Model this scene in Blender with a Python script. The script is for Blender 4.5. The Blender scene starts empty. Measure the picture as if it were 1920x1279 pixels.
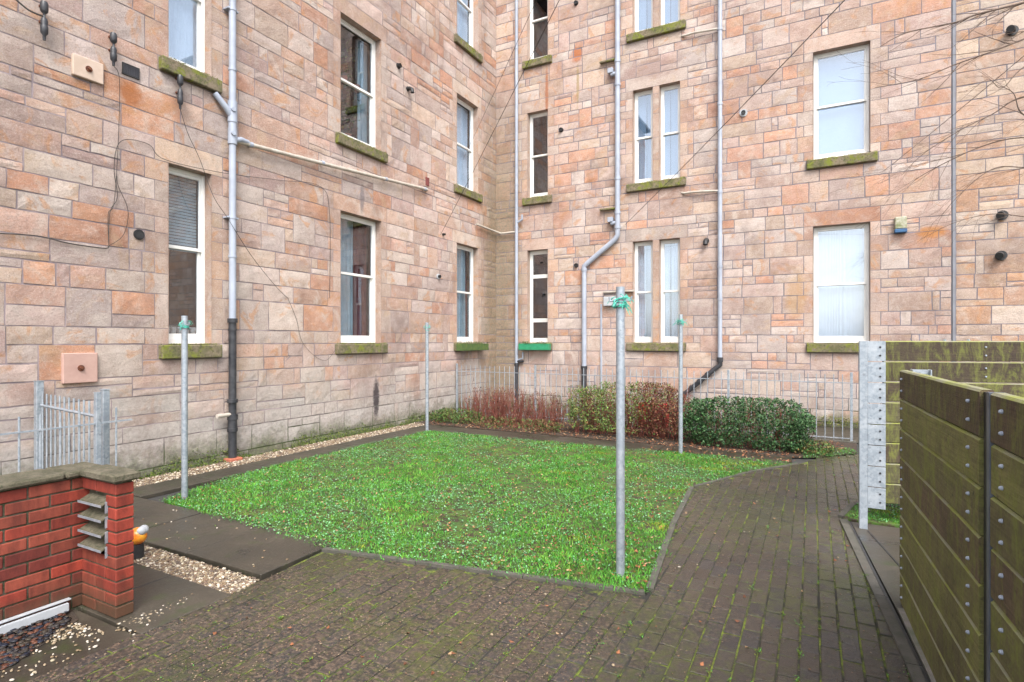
import bpy, math, random
import numpy as np
from mathutils import Vector, Matrix
random.seed(7); rng = np.random.default_rng(7)
S = bpy.context.scene
# ---------------------------------------------------------------- camera, sky, sun, exposure
CAM = Vector((7.366, -12.882, 1.7))
cd = bpy.data.cameras.new('camera'); cam = bpy.data.objects.new('camera', cd); S.collection.objects.link(cam)
cam.location = CAM; cam.rotation_euler = (math.pi/2, 0, math.radians(28.13))
cd.sensor_width = 36; cd.lens = 36*1056/1920; cd.clip_end = 500; cd.clip_start = 0.05
S.camera = cam
W = bpy.data.worlds.new("World"); S.world = W; W.use_nodes = True
nt = W.node_tree; nt.nodes.clear()
sky = nt.nodes.new('ShaderNodeTexSky'); sky.sky_type = 'NISHITA'; sky.sun_disc = False
SUN_EL, SUN_AZ = 52, 143          # azimuth clockwise from +Y
sky.sun_elevation = math.radians(SUN_EL); sky.sun_rotation = math.radians(SUN_AZ)
sky.dust_density = 3.0; sky.air_density = 1.0; sky.ozone_density = 1.0
hs = nt.nodes.new('ShaderNodeHueSaturation'); hs.inputs['Saturation'].default_value = 0.42
bg = nt.nodes.new('ShaderNodeBackground'); bg.inputs[1].default_value = 0.15
wo = nt.nodes.new('ShaderNodeOutputWorld')
nt.links.new(sky.outputs[0], hs.inputs['Color']); nt.links.new(hs.outputs[0], bg.inputs[0]); nt.links.new(bg.outputs[0], wo.inputs[0])
sd = bpy.data.lights.new('sun', 'SUN'); sd.energy = 1.1; sd.angle = math.radians(30); sd.color = (1, .97, .93)
sun = bpy.data.objects.new('sun', sd); S.collection.objects.link(sun)
az = math.radians(SUN_AZ); el = math.radians(SUN_EL)
sv = Vector((math.sin(az)*math.cos(el), math.cos(az)*math.cos(el), math.sin(el)))
sun.rotation_euler = sv.to_track_quat('Z', 'Y').to_euler()
S.view_settings.view_transform = 'Standard'; S.view_settings.look = 'None'; S.view_settings.exposure = 1.52; S.view_settings.gamma = 1

# ---------------------------------------------------------------- materials
def new_mat(name):
    m = bpy.data.materials.new(name); m.use_nodes = True
    n = m.node_tree; return m, n, n.nodes['Principled BSDF']
def noise(n, scale, detail=6, vec=None, rough=.6, dist=0):
    t = n.nodes.new('ShaderNodeTexNoise'); t.inputs['Scale'].default_value = scale
    t.inputs['Detail'].default_value = detail; t.inputs['Roughness'].default_value = rough; t.inputs['Distortion'].default_value = dist
    if vec is not None: n.links.new(vec, t.inputs['Vector'])
    return t.outputs['Fac']
def pos(n, scale=None):
    g = n.nodes.new('ShaderNodeNewGeometry').outputs['Position']
    if scale:
        m = n.nodes.new('ShaderNodeMapping'); m.inputs['Scale'].default_value = scale
        n.links.new(g, m.inputs['Vector']); return m.outputs[0]
    return g
def ramp(n, fac, stops):
    r = n.nodes.new('ShaderNodeValToRGB'); e = r.color_ramp.elements
    while len(e) < len(stops): e.new(.5)
    for i, (p, c) in enumerate(stops):
        e[i].position = p; e[i].color = (*c, 1) if len(c) == 3 else c
    n.links.new(fac, r.inputs[0]); return r.outputs[0]
def fr(n, fac, a, b):            # remap to 0..1
    m = n.nodes.new('ShaderNodeMapRange'); m.inputs[1].default_value = a; m.inputs[2].default_value = b
    n.links.new(fac, m.inputs[0]); return m.outputs[0]
def mix(n, fac, a, b, mode='MIX'):
    m = n.nodes.new('ShaderNodeMix'); m.data_type = 'RGBA'; m.blend_type = mode
    for s, v in ((m.inputs[0], fac), (m.inputs[6], a), (m.inputs[7], b)):
        if isinstance(v, (int, float)): s.default_value = v
        elif isinstance(v, tuple): s.default_value = (*v, 1)
        else: n.links.new(v, s)
    return m.outputs[2]
def math_(n, op, a, b=0.0):
    m = n.nodes.new('ShaderNodeMath'); m.operation = op
    for i, v in enumerate((a, b)):
        if isinstance(v, (int, float)): m.inputs[i].default_value = v
        else: n.links.new(v, m.inputs[i])
    return m.outputs[0]
def xyz(n):
    s = n.nodes.new('ShaderNodeSeparateXYZ'); n.links.new(pos(n), s.inputs[0]); return s.outputs
def attr(n, name='Col'):
    a = n.nodes.new('ShaderNodeAttribute'); a.attribute_name = name; return a.outputs['Color']
def bump(n, p, h, strength, dist=.01):
    b = n.nodes.new('ShaderNodeBump'); b.inputs['Strength'].default_value = strength; b.inputs['Distance'].default_value = dist
    n.links.new(h, b.inputs['Height']); n.links.new(b.outputs[0], p.inputs['Normal'])
def setc(n, p, c, rough=.8):
    if isinstance(c, tuple): p.inputs['Base Color'].default_value = (*c, 1)
    else: n.links.new(c, p.inputs['Base Color'])
    if isinstance(rough, (int, float)): p.inputs['Roughness'].default_value = rough
    else: n.links.new(rough, p.inputs['Roughness'])
def simple(name, c1, c2=None, scale=8, rough=.7, b=0, bs=60, metal=0, use_attr=False, spec=.5):
    m, n, p = new_mat(name)
    v = noise(n, scale, vec=pos(n))
    c = mix(n, fr(n, v, .35, .65), c1, c2 or tuple(x*.75 for x in c1))
    if use_attr: c = mix(n, 1.0, attr(n), mix(n, fr(n, v, .3, .7), (1, 1, 1), (.7, .7, .7)), 'MULTIPLY')
    setc(n, p, c, rough); p.inputs['Metallic'].default_value = metal; p.inputs['Specular IOR Level'].default_value = spec
    if b: bump(n, p, noise(n, bs, 8, pos(n)), b)
    return m

def stone_mat(name, left):
    m, n, p = new_mat(name)
    P = pos(n); x, y, z = xyz(n)
    base = attr(n)
    va = n.nodes.new('ShaderNodeVectorMath'); va.operation = 'MULTIPLY_ADD'; n.links.new(base, va.inputs[0]); va.inputs[1].default_value = (37, 53, 71); n.links.new(P, va.inputs[2]); PS = va.outputs[0]
    v1 = noise(n, 3.2, 8, PS, .65, .6); v2 = noise(n, 22, 8, P, .7); v3 = noise(n, 80, 5, P, .75); v4 = noise(n, 2.0, 7, PS, .6, 1.8); v7 = noise(n, 1.7, 5, PS, .6, 1.0)
    c = mix(n, fr(n, v1, .3, .7), mix(n, 1.0, base, (1.14, 1.12, 1.12), 'MULTIPLY'), mix(n, 1.0, base, (.86, .77, .73), 'MULTIPLY')); c = mix(n, math_(n, 'MULTIPLY', fr(n, v7, .54, .66), .6), c, (.62, .54, .47)); c = mix(n, math_(n, 'MULTIPLY', fr(n, v7, .44, .34), .5), c, (.50, .35, .21))
    v6 = noise(n, .55, 8, P, .6, .6); c = mix(n, math_(n, 'MULTIPLY', fr(n, v6, .48, .68), .30), c, mix(n, fr(n, v2, .35, .65), (.54, .44, .39), (.44, .36, .33)))
    c = mix(n, math_(n, 'MULTIPLY', fr(n, noise(n, 6.5, 8, P, .72, .4), .5, .66), .38), c, (.62, .51, .44))
    # iron staining, in bands inside the stones
    c = mix(n, math_(n, 'MULTIPLY', fr(n, v4, .57, .65), .62), c, (.56, .27, .11))
    c = mix(n, math_(n, 'MULTIPLY', fr(n, v2, .56, .78), .30), c, (.60, .50, .44))
    c = mix(n, math_(n, 'MULTIPLY', fr(n, v2, .44, .25), .45), c, (.22, .13, .10))
    c = mix(n, math_(n, 'MULTIPLY', fr(n, v3, .54, .68), .55), c, (.19, .12, .10)); c = mix(n, math_(n, 'MULTIPLY', fr(n, v3, .46, .34), .5), c, (.72, .64, .59)); c = mix(n, math_(n, 'MULTIPLY', fr(n, noise(n, 48, 9, P, .85), .52, .64), .35), c, (.25, .17, .15))
    # soot patches
    v5 = noise(n, .9, 9, pos(n, (1, 1, .55)), .7, .8)
    c = mix(n, math_(n, 'MULTIPLY', fr(n, v5, .55, .72), .5), c, (.24, .19, .17))
    # pale damp band towards the ground
    zz = math_(n, 'ADD', z, math_(n, 'MULTIPLY', noise(n, 1.6, 6, P), -1.6))
    c = mix(n, math_(n, 'MULTIPLY', fr(n, zz, .55, -.25), .8 if left else .4), c, mix(n, fr(n, v2, .35, .65), (.56, .52, .48), (.36, .34, .31)))
    # algae
    zg = math_(n, 'ADD', z, math_(n, 'MULTIPLY', noise(n, 1.9, 8, P, .75), -1.15))
    c = mix(n, math_(n, 'MULTIPLY', fr(n, zg, -.22, -.52), .8), c, mix(n, fr(n, v2, .4, .6), (.10, .14, .035), (.055, .06, .03)))
    if left or True:   # darker brown tones towards the inner corner
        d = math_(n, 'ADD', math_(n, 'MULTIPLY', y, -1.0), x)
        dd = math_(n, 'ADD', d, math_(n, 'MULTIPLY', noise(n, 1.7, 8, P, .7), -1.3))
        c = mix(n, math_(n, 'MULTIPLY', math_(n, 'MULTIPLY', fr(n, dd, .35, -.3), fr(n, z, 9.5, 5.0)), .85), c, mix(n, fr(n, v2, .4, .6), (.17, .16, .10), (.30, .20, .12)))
    c = mix(n, .06 if left else .10, c, (.50, .44, .41))
    c = mix(n, math_(n, 'MULTIPLY', fr(n, noise(n, .75, 10, pos(n, (1, 1, .7)), .72, .5), .50, .66), .55), c, mix(n, 1.0, c, (.60, .52, .50), 'MULTIPLY'))
    c = mix(n, math_(n, 'MULTIPLY', fr(n, noise(n, 5.5, 10, P, .8, .4), .55, .66), .35), c, (.27, .21, .19))
    def stain(cc, axis, a0, z0, sa, sz, col_, k):
        da = math_(n, 'DIVIDE', math_(n, 'SUBTRACT', axis, a0), sa); dz = math_(n, 'DIVIDE', math_(n, 'SUBTRACT', z, z0), sz)
        r2 = math_(n, 'ADD', math_(n, 'ADD', math_(n, 'MULTIPLY', da, da), math_(n, 'MULTIPLY', dz, dz)), math_(n, 'MULTIPLY', noise(n, 14, 7, P, .7), 1.6))
        return mix(n, math_(n, 'MULTIPLY', fr(n, r2, 1.9, 1.1), k), cc, col_)
    if left:
        c = stain(c, y, -4.62, .62, .10, .42, (.05, .04, .045), .9); c = stain(c, y, -9.0, 4.72, .16, .16, (.42, .15, .05), .8); c = stain(c, y, -5.0, 4.35, .07, .30, (.20, .17, .18), .7)
    else:
        c = stain(c, x, 1.47, 7.9, .05, .75, (.40, .16, .08), .8); c = stain(c, x, 2.28, 8.7, .16, .22, (.45, .14, .04), .75); c = stain(c, x, 2.30, 7.95, .04, .6, (.36, .26, .12), .7)
        c = stain(c, x, 4.2, 7.95, .65, .28, (.33, .22, .19), .6); c = stain(c, x, 9.3, 3.72, .26, .13, (.52, .22, .06), .75); c = stain(c, x, 7.05, 2.6, .22, .5, (.46, .28, .12), .5)
    setc(n, p, c, .93); p.inputs['Specular IOR Level'].default_value = .2
    h = math_(n, 'ADD', math_(n, 'MULTIPLY', noise(n, 38, 12, P, .85, .2), 1.7), math_(n, 'MULTIPLY', noise(n, 11, 6, P, .7), .45))
    bump(n, p, h, .9, .020)
    return m
M = {}
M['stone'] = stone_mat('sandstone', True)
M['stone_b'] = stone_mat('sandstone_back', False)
def mortar_mat(name, c1, c2):
    m, n, p = new_mat(name); v = noise(n, 2.2, 7, pos(n)); v2 = noise(n, 45, 6, pos(n))
    c = mix(n, fr(n, v, .4, .62), c1, c2); c = mix(n, math_(n, 'MULTIPLY', fr(n, noise(n, 3.1, 9, pos(n), .7), .5, .7), .75), c, (.13, .11, .10))
    z = xyz(n)[2]; zg = math_(n, 'ADD', z, math_(n, 'MULTIPLY', noise(n, 2.3, 7, pos(n), .7), -1.15))
    c = mix(n, fr(n, zg, -.0, -.4), c, (.06, .08, .03))
    setc(n, p, c, .95); bump(n, p, v2, .6, .01); return m
M['mortar'] = mortar_mat('mortar_pink', (.33, .27, .27), (.22, .18, .19))
M['mortar_b'] = mortar_mat('mortar_grey', (.25, .23, .26), (.19, .17, .19))
def sill_mat():
    m, n, p = new_mat('mossy_sill'); P = pos(n); v = noise(n, 7, 8, P, .7); g = n.nodes.new('ShaderNodeNewGeometry')
    c = mix(n, fr(n, v, .38, .6), (.12, .12, .05), (.24, .19, .13)); c = mix(n, fr(n, noise(n, 5, 7, P, .7, .5), .5, .6), c, (.19, .21, .03))
    c = mix(n, fr(n, noise(n, 30, 5, P), .5, .75), c, (.045, .05, .02))
    setc(n, p, c, .95); bump(n, p, noise(n, 60, 7, P, .8), 1, .02); return m
M['sill'] = sill_mat()
M['white'] = simple('white_paint', (.80, .79, .75), (.72, .71, .68), 5, .38)
M['white2'] = simple('old_white_pipe', (.52, .48, .42), (.38, .33, .27), 9, .5, .1)
M['greypipe'] = simple('grey_painted_iron', (.37, .41, .48), (.29, .32, .38), 3.5, .45, .12, 40)
M['blackpipe'] = simple('black_painted_iron', (.018, .02, .025), (.05, .05, .055), 12, .4, .2, 60)
M['black'] = simple('black_plastic', (.015, .015, .017), (.03, .03, .03), 30, .5)
M['dark'] = simple('dark_room', (.035, .033, .033), (.02, .02, .02), 3, .9)
M['rust'] = simple('rust', (.16, .05, .02), (.08, .03, .02), 40, .9, .4)
M['curtain'] = simple('net_curtain', (.84, .87, .90), (.74, .78, .82), 5, .9)
M['curtain_dim'] = simple('pale_green_curtain', (.42, .50, .50), (.34, .42, .42), 5, .9)
M['redcurtain'] = simple('dark_red_curtain', (.22, .06, .05), (.15, .04, .04), 8, .9)
M['blind'] = simple('window_blind', (.42, .52, .62), (.38, .48, .58), 3, .8)
M['plate'] = simple('pale_render_plate', (.56, .44, .36), (.48, .37, .29), 6, .9, .3, 70)
M['plate_pink'] = simple('pink_render_plate', (.46, .30, .25), (.40, .25, .21), 6, .9, .4, 70)
def galv():
    m, n, p = new_mat('galvanised_steel'); P = pos(n)
    vo = n.nodes.new('ShaderNodeTexVoronoi'); vo.inputs['Scale'].default_value = 45; n.links.new(P, vo.inputs['Vector'])
    v = noise(n, 9, 7, P, .7)
    s = n.nodes.new('ShaderNodeSeparateColor'); n.links.new(vo.outputs['Color'], s.inputs[0])
    c = mix(n, s.outputs[0], (.27, .31, .35), (.38, .42, .46)); c = mix(n, fr(n, v, .5, .7), c, (.46, .49, .52)); c = mix(n, fr(n, noise(n, 25, 6, P), .6, .72), c, (.22, .24, .26))
    setc(n, p, c, .48); p.inputs['Metallic'].default_value = .45; return m
M['galv'] = galv()
def glass(name, refl, tint=(.8, .85, .9)):
    m = bpy.data.materials.new(name); m.use_nodes = True; n = m.node_tree; n.nodes.clear()
    o = n.nodes.new('ShaderNodeOutputMaterial'); t = n.nodes.new('ShaderNodeBsdfTransparent'); t.inputs[0].default_value = (*tint, 1)
    g = n.nodes.new('ShaderNodeBsdfGlossy'); g.inputs['Roughness'].default_value = .01; g.inputs[0].default_value = (.95, .97, 1, 1)
    b = n.nodes.new('ShaderNodeBump'); b.inputs['Strength'].default_value = .03; b.inputs['Distance'].default_value = .02
    n.links.new(noise(n, 1.5, 2, pos(n)), b.inputs['Height']); n.links.new(b.outputs[0], g.inputs['Normal'])
    mx = n.nodes.new('ShaderNodeMixShader'); mx.inputs[0].default_value = refl
    n.links.new(t.outputs[0], mx.inputs[1]); n.links.new(g.outputs[0], mx.inputs[2]); n.links.new(mx.outputs[0], o.inputs[0]); return m
M['glass'] = glass('window_glass', .12); M['glass_hi'] = glass('window_glass_bright', .17); M['glass_mid'] = glass('window_glass_mid', .20)
def paver_mat():
    m, n, p = new_mat('block_paver'); P = pos(n); v = noise(n, 1.3, 8, P, .6, .4); v2 = noise(n, 38, 8, P, .75); v3 = noise(n, 110, 4, P, .7)
    c = mix(n, 1.0, attr(n), mix(n, fr(n, v, .35, .65), (.98, .93, .90), (.60, .64, .66)), 'MULTIPLY')
    px_ = xyz(n)[0]; lf = math_(n, 'ADD', fr(n, px_, 7.2, 5.2), math_(n, 'MULTIPLY', fr(n, v, .4, .6), .5))
    c = mix(n, math_(n, 'MULTIPLY', math_(n, 'MULTIPLY', fr(n, v2, .48, .60), fr(n, lf, .1, 1.0)), .85), c, (.17, .12, .085))
    c = mix(n, math_(n, 'MULTIPLY', fr(n, noise(n, 26, 9, P, .8), .55, .64), .7), c, (.022, .02, .022))
    c = mix(n, math_(n, 'MULTIPLY', fr(n, math_(n, 'ADD', math_(n, 'MULTIPLY', noise(n, 15, 8, P, .8), .6), math_(n, 'MULTIPLY', noise(n, 1.1, 5, P), .4)), .49, .58), .75), c, (.075, .085, .022)); c = mix(n, math_(n, 'MULTIPLY', fr(n, noise(n, .55, 6, P, .6), .5, .65), .5), c, (.022, .022, .02))
    c = mix(n, fr(n, v3, .62, .75), c, (.20, .16, .12))
    setc(n, p, c, fr(n, v, .2, 1.4)); p.inputs['Specular IOR Level'].default_value = .35
    bump(n, p, v2, .8, .008); return m
M['paver'] = paver_mat()
def joint_mat():
    m, n, p = new_mat('mossy_joint'); P = pos(n); v = noise(n, 2.1, 8, P, .7); v2 = noise(n, 60, 4, P)
    c = mix(n, fr(n, math_(n, 'ADD', math_(n, 'MULTIPLY', v, .5), math_(n, 'MULTIPLY', noise(n, 11, 7, P, .8), .5)), .47, .56), (.024, .022, .018), mix(n, fr(n, v2, .4, .6), (.16, .19, .02), (.07, .10, .012)))
    setc(n, p, c, .95); bump(n, p, v2, .6, .01); return m
M['joint'] = joint_mat()
def slab_mat():
    m, n, p = new_mat('wet_concrete_slab'); P = pos(n); v = noise(n, 1.7, 9, P, .65, .5); v2 = noise(n, 50, 6, P, .7)
    c = mix(n, fr(n, v, .35, .65), (.026, .025, .020), (.062, .052, .038)); c = mix(n, math_(n, 'MULTIPLY', fr(n, v2, .55, .7), .5), c, (.13, .11, .08))
    c = mix(n, math_(n, 'MULTIPLY', fr(n, noise(n, 5, 8, P), .56, .66), .6), c, (.035, .05, .015))
    setc(n, p, c, fr(n, v, .1, 1.1)); bump(n, p, v2, .4, .006); return m
M['slab'] = slab_mat()
M['soil'] = simple('dark_soil', (.035, .025, .018), (.06, .04, .025), 20, .95, 1, 70)
M['asphalt'] = simple('ground_asphalt', (.05, .048, .045), (.035, .035, .033), 4, .9, .3, 80)
M['kerb'] = simple('kerb_concrete', (.10, .09, .075), (.06, .06, .045), 9, .9, .5, 60)
def lawn_mat():
    m, n, p = new_mat('lawn_base'); P = pos(n); v = noise(n, 3, 8, P, .7); c = mix(n, fr(n, v, .4, .6), (.04, .10, .015), (.08, .12, .015))
    c = mix(n, fr(n, noise(n, 12, 7, P), .48, .58), c, (.04, .026, .015)); setc(n, p, c, .95); bump(n, p, v, 1, .03); return m
M['lawn'] = lawn_mat()
def leaf_mat(name, rough=.6, trans=.25):
    m, n, p = new_mat(name); setc(n, p, attr(n), rough); p.inputs['Specular IOR Level'].default_value = .3
    return m
M['leaf'] = leaf_mat('leaf'); M['glossleaf'] = leaf_mat('glossy_leaf', .5)
M['pebble'] = leaf_mat('pebble', .8)
M['bark'] = simple('bark', (.16, .11, .085), (.09, .065, .05), 30, .9, .5)
M['redtwig'] = simple('red_twig', (.24, .07, .05), (.13, .045, .03), 12, .7)
def brick_mat():
    m, n, p = new_mat('red_brick'); P = pos(n); v = noise(n, 14, 8, pos(n, (1, 1, .35)), .7); v2 = noise(n, 120, 4, P)
    c = mix(n, fr(n, v, .38, .62), attr(n), mix(n, 1.0, attr(n), (.55, .5, .5), 'MULTIPLY'))
    z = xyz(n)[2]; zz = math_(n, 'ADD', z, math_(n, 'MULTIPLY', noise(n, 7, 6, P), -.35))
    c = mix(n, math_(n, 'MULTIPLY', fr(n, zz, .05, -.12), .75), c, (.05, .035, .015))
    setc(n, p, c, .75); bump(n, p, v2, .4, .004); return m
M['brick'] = brick_mat()
M['brickmortar'] = simple('mossy_mortar', (.10, .09, .065), (.035, .045, .018), 16, .95, .6, 90)
def coping():
    m, n, p = new_mat('coping_stone'); P = pos(n); v = noise(n, 11, 8, P, .7); c = mix(n, fr(n, v, .38, .62), (.075, .068, .04), (.15, .13, .09))
    c = mix(n, fr(n, noise(n, 50, 6, P), .5, .7), c, (.04, .045, .02)); setc(n, p, c, .95); bump(n, p, noise(n, 45, 8, P, .8), .9, .012); return m
M['coping'] = coping()
def wood():
    m, n, p = new_mat('weathered_timber'); 
    P = pos(n, (1.2, 1.2, 34)); Q = pos(n); grain = noise(n, 2.2, 10, P, .7, 1.2); V = pos(n, (9, 9, 2.2)); drip = noise(n, 1.6, 10, V, .8, .6)
    c = mix(n, fr(n, grain, .35, .65), mix(n, 1.0, attr(n), (1.15, 1.1, 1.0), 'MULTIPLY'), mix(n, 1.0, attr(n), (.55, .52, .5), 'MULTIPLY'))
    c = mix(n, math_(n, 'MULTIPLY', fr(n, drip, .47, .62), .75), c, (.17, .19, .03)); c = mix(n, math_(n, 'MULTIPLY', fr(n, noise(n, 2.4, 10, Q, .8, .2), .52, .66), .6), c, (.19, .22, .03)); c = mix(n, math_(n, 'MULTIPLY', fr(n, noise(n, 9, 10, Q, .85), .5, .62), .6), c, (.075, .06, .028))
    c = mix(n, math_(n, 'MULTIPLY', fr(n, noise(n, 1.3, 7, Q, .7), .5, .68), .65), c, (.05, .035, .02))
    c = mix(n, math_(n, 'MULTIPLY', fr(n, noise(n, 28, 6, Q), .6, .72), .7), c, (.03, .022, .015))
    gn = n.nodes.new('ShaderNodeSeparateXYZ'); n.links.new(n.nodes.new('ShaderNodeNewGeometry').outputs['Normal'], gn.inputs[0]); c = mix(n, math_(n, 'MULTIPLY', fr(n, gn.outputs[2], .3, .6), .8), c, mix(n, fr(n, noise(n, 6, 6, Q), .4, .6), (.24, .26, .05), (.26, .25, .17)))
    setc(n, p, c, .8); bump(n, p, math_(n, 'ADD', grain, noise(n, 60, 5, Q)), .5, .006); return m
M['wood'] = wood()
M['twine'] = simple('green_twine', (.10, .50, .38), (.06, .38, .30), 30, .8)
M['greenbox'] = simple('green_planter', (.03, .28, .14), (.02, .20, .09), 12, .5)
M['mossbox'] = simple('dark_green_planter', (.05, .10, .03), (.10, .14, .03), 12, .9, .5)
M['blue'] = simple('blue_plastic', (.03, .12, .26), (.03, .09, .2), 12, .5)
M['alarm'] = simple('cream_plastic', (.45, .43, .34), (.16, .18, .06), 14, .5)
M['greybox'] = simple('pale_grey_plastic', (.44, .46, .48), (.36, .38, .40), 8, .5)
M['orange'] = simple('orange_glaze', (.75, .13, .015), (.85, .42, .04), 18, .3)
M['terracotta'] = simple('terracotta', (.45, .15, .08), (.35, .11, .07), 10, .8)
M['redbox'] = simple('red_plastic', (.55, .02, .02), (.40, .02, .02), 10, .5)
M['wire'] = simple('dusty_wire', (.07, .06, .055), (.04, .035, .03), 12, .8)
M['paleconc'] = simple('pale_worn_concrete', (.24, .21, .19), (.13, .14, .09), 7, .9, .5, 50)
M['slate'] = simple('slate', (.06, .06, .07), (.04, .04, .05), 5, .6)

# ---------------------------------------------------------------- mesh helpers
WLOC = {}
def link(o, parent=None, loc=None):
    S.collection.objects.link(o)
    if parent is not None: o.parent = parent
    return o
def fast(name, V, F, mats, parent=None, col=None, midx=None, smooth=False, loc=None):
    """V (n,3) world coordinates, F (m,k) indices; col (m,3) per face"""
    V = np.asarray(V, dtype=np.float64); 
    org = np.array(WLOC[parent.name] if parent is not None else (loc if loc is not None else (0, 0, 0)))
    me = bpy.data.meshes.new(name)
    if isinstance(F, np.ndarray):
        m, k = F.shape; ls = np.arange(m)*k; lt = np.full(m, k); flat = F.ravel()
    else:
        lt = np.array([len(f) for f in F]); ls = np.concatenate([[0], np.cumsum(lt)[:-1]]); flat = np.array([i for f in F for i in f]); m = len(F)
    me.vertices.add(len(V)); me.vertices.foreach_set('co', (V-org).astype(np.float32).ravel())
    me.loops.add(len(flat)); me.loops.foreach_set('vertex_index', flat.astype(np.int32))
    me.polygons.add(m); me.polygons.foreach_set('loop_start', ls.astype(np.int32))
    me.polygons.foreach_set('loop_total', lt.astype(np.int32))
    if midx is not None: me.polygons.foreach_set('material_index', np.asarray(midx, dtype=np.int32))
    me.polygons.foreach_set('use_smooth', np.full(m, smooth))
    for a in (mats if isinstance(mats, (list, tuple)) else [mats]): me.materials.append(a)
    if col is not None:
        at = me.color_attributes.new('Col', 'FLOAT_COLOR', 'CORNER')
        c = np.repeat(np.c_[np.asarray(col), np.ones(m)], lt, axis=0).astype(np.float32); at.data.foreach_set('color', c.ravel())
    me.update(calc_edges=True); me.validate()
    o = bpy.data.objects.new(name, me); link(o, parent)
    if parent is None: o.location = org
    WLOC[o.name] = tuple(org); return o
class MB:
    def __init__(s): s.v = []; s.f = []; s.c = []; s.m = []
    def add(s, vs, fs, col=(1, 1, 1), m=0):
        b = len(s.v); s.v += [tuple(v) for v in vs]; s.f += [tuple(b+i for i in f) for f in fs]; s.c += [col]*len(fs); s.m += [m]*len(fs); return s
    def box(s, x0, x1, y0, y1, z0, z1, col=(1, 1, 1), m=0, bev=0, rot=None):
        if x0 > x1: x0, x1 = x1, x0
        if y0 > y1: y0, y1 = y1, y0
        if z0 > z1: z0, z1 = z1, z0
        if bev:
            b = min(bev, (x1-x0)/2.01, (y1-y0)/2.01, (z1-z0)/2.01)
            vs = []; idx = {}
            for ix, X in ((-1, (x0, x0+b)), (1, (x1, x1-b))):
                for iy, Y in ((-1, (y0, y0+b)), (1, (y1, y1-b))):
                    for iz, Z in ((-1, (z0, z0+b)), (1, (z1, z1-b))):
                        idx[ix, iy, iz] = len(vs); vs += [(X[0], Y[1], Z[1]), (X[1], Y[0], Z[1]), (X[1], Y[1], Z[0])]
            I = lambda a, b_, c, k: idx[a, b_, c]+k
            fs = []
            for sg in (-1, 1):
                q = [I(sg, -1, -1, 0), I(sg, 1, -1, 0), I(sg, 1, 1, 0), I(sg, -1, 1, 0)]; fs.append(q if sg > 0 else q[::-1])
                q = [I(-1, sg, -1, 1), I(-1, sg, 1, 1), I(1, sg, 1, 1), I(1, sg, -1, 1)]; fs.append(q if sg > 0 else q[::-1])
                q = [I(-1, -1, sg, 2), I(1, -1, sg, 2), I(1, 1, sg, 2), I(-1, 1, sg, 2)]; fs.append(q if sg > 0 else q[::-1])
            for a in (-1, 1):
                for c in (-1, 1):
                    fs.append([I(a, c, -1, 0), I(a, c, 1, 0), I(a, c, 1, 1), I(a, c, -1, 1)])
                    fs.append([I(a, -1, c, 0), I(a, 1, c, 0), I(a, 1, c, 2), I(a, -1, c, 2)])
                    fs.append([I(-1, a, c, 1), I(1, a, c, 1), I(1, a, c, 2), I(-1, a, c, 2)])
                    for d in (-1, 1): fs.append([I(a, c, d, 0), I(a, c, d, 1), I(a, c, d, 2)])
        else:
            vs = [(x, y, z) for x in (x0, x1) for y in (y0, y1) for z in (z0, z1)]
            fs = [(0, 1, 3, 2), (4, 6, 7, 5), (0, 4, 5, 1), (2, 3, 7, 6), (0, 2, 6, 4), (1, 5, 7, 3)]
        if rot:
            cx, cy, cz = (x0+x1)/2, (y0+y1)/2, (z0+z1)/2; c = Vector((cx, cy, cz)); vs = [rot @ (Vector(v)-c)+c for v in vs]
        return s.add(vs, fs, col, m)
    def tube(s, pts, r, seg=10, cap=True, col=(1, 1, 1), m=0):
        pts = [Vector(p) for p in pts]; n = len(pts); rs = r if isinstance(r, (list, tuple)) else [r]*n
        vs = []; d0 = (pts[1]-pts[0]).normalized(); up = Vector((0, 0, 1)) if abs(d0.z) < .9 else Vector((1, 0, 0)); a = d0.cross(up).normalized()
        for i, p in enumerate(pts):
            d = (pts[min(i+1, n-1)]-pts[max(i-1, 0)]).normalized(); a = (a-d*a.dot(d)).normalized(); b = d.cross(a)
            for k in range(seg):
                t = 2*math.pi*k/seg; vs.append(p+(a*math.cos(t)+b*math.sin(t))*rs[i])
        fs = [(i*seg+k, i*seg+(k+1) % seg, (i+1)*seg+(k+1) % seg, (i+1)*seg+k) for i in range(n-1) for k in range(seg)]
        if cap: fs += [tuple(range(seg))[::-1], tuple((n-1)*seg+k for k in range(seg))]
        return s.add(vs, fs, col, m)
    def lathe(s, prof, c, seg=16, col=(1, 1, 1), m=0):
        vs = []; n = len(prof)
        for r, z in prof:
            for k in range(seg): t = 2*math.pi*k/seg; vs.append((c[0]+r*math.cos(t), c[1]+r*math.sin(t), c[2]+z))
        fs = [(i*seg+k, i*seg+(k+1) % seg, (i+1)*seg+(k+1) % seg, (i+1)*seg+k) for i in range(n-1) for k in range(seg)]
        return s.add(vs, fs, col, m)
    def build(s, name, mats, parent=None, smooth=False, loc=None):
        return fast(name, np.array([tuple(v) for v in s.v]), s.f, mats, parent, np.array(s.c), s.m, smooth, loc)
def smoothed(o, ang=40):
    me = o.data; me.polygons.foreach_set('use_smooth', [True]*len(me.polygons)); me.set_sharp_from_angle(angle=math.radians(ang)); return o
def tag(o, label=None, cat=None, group=None, kind=None):
    if label: o['label'] = label
    if cat: o['category'] = cat
    if group: o['group'] = group
    if kind: o['kind'] = kind
    return o
def empty(name, loc, *a, **k):
    o = bpy.data.objects.new(name, None); link(o); o.location = loc; o.empty_display_size = .1; WLOC[o.name] = tuple(loc); return tag(o, *a, **k)
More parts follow.
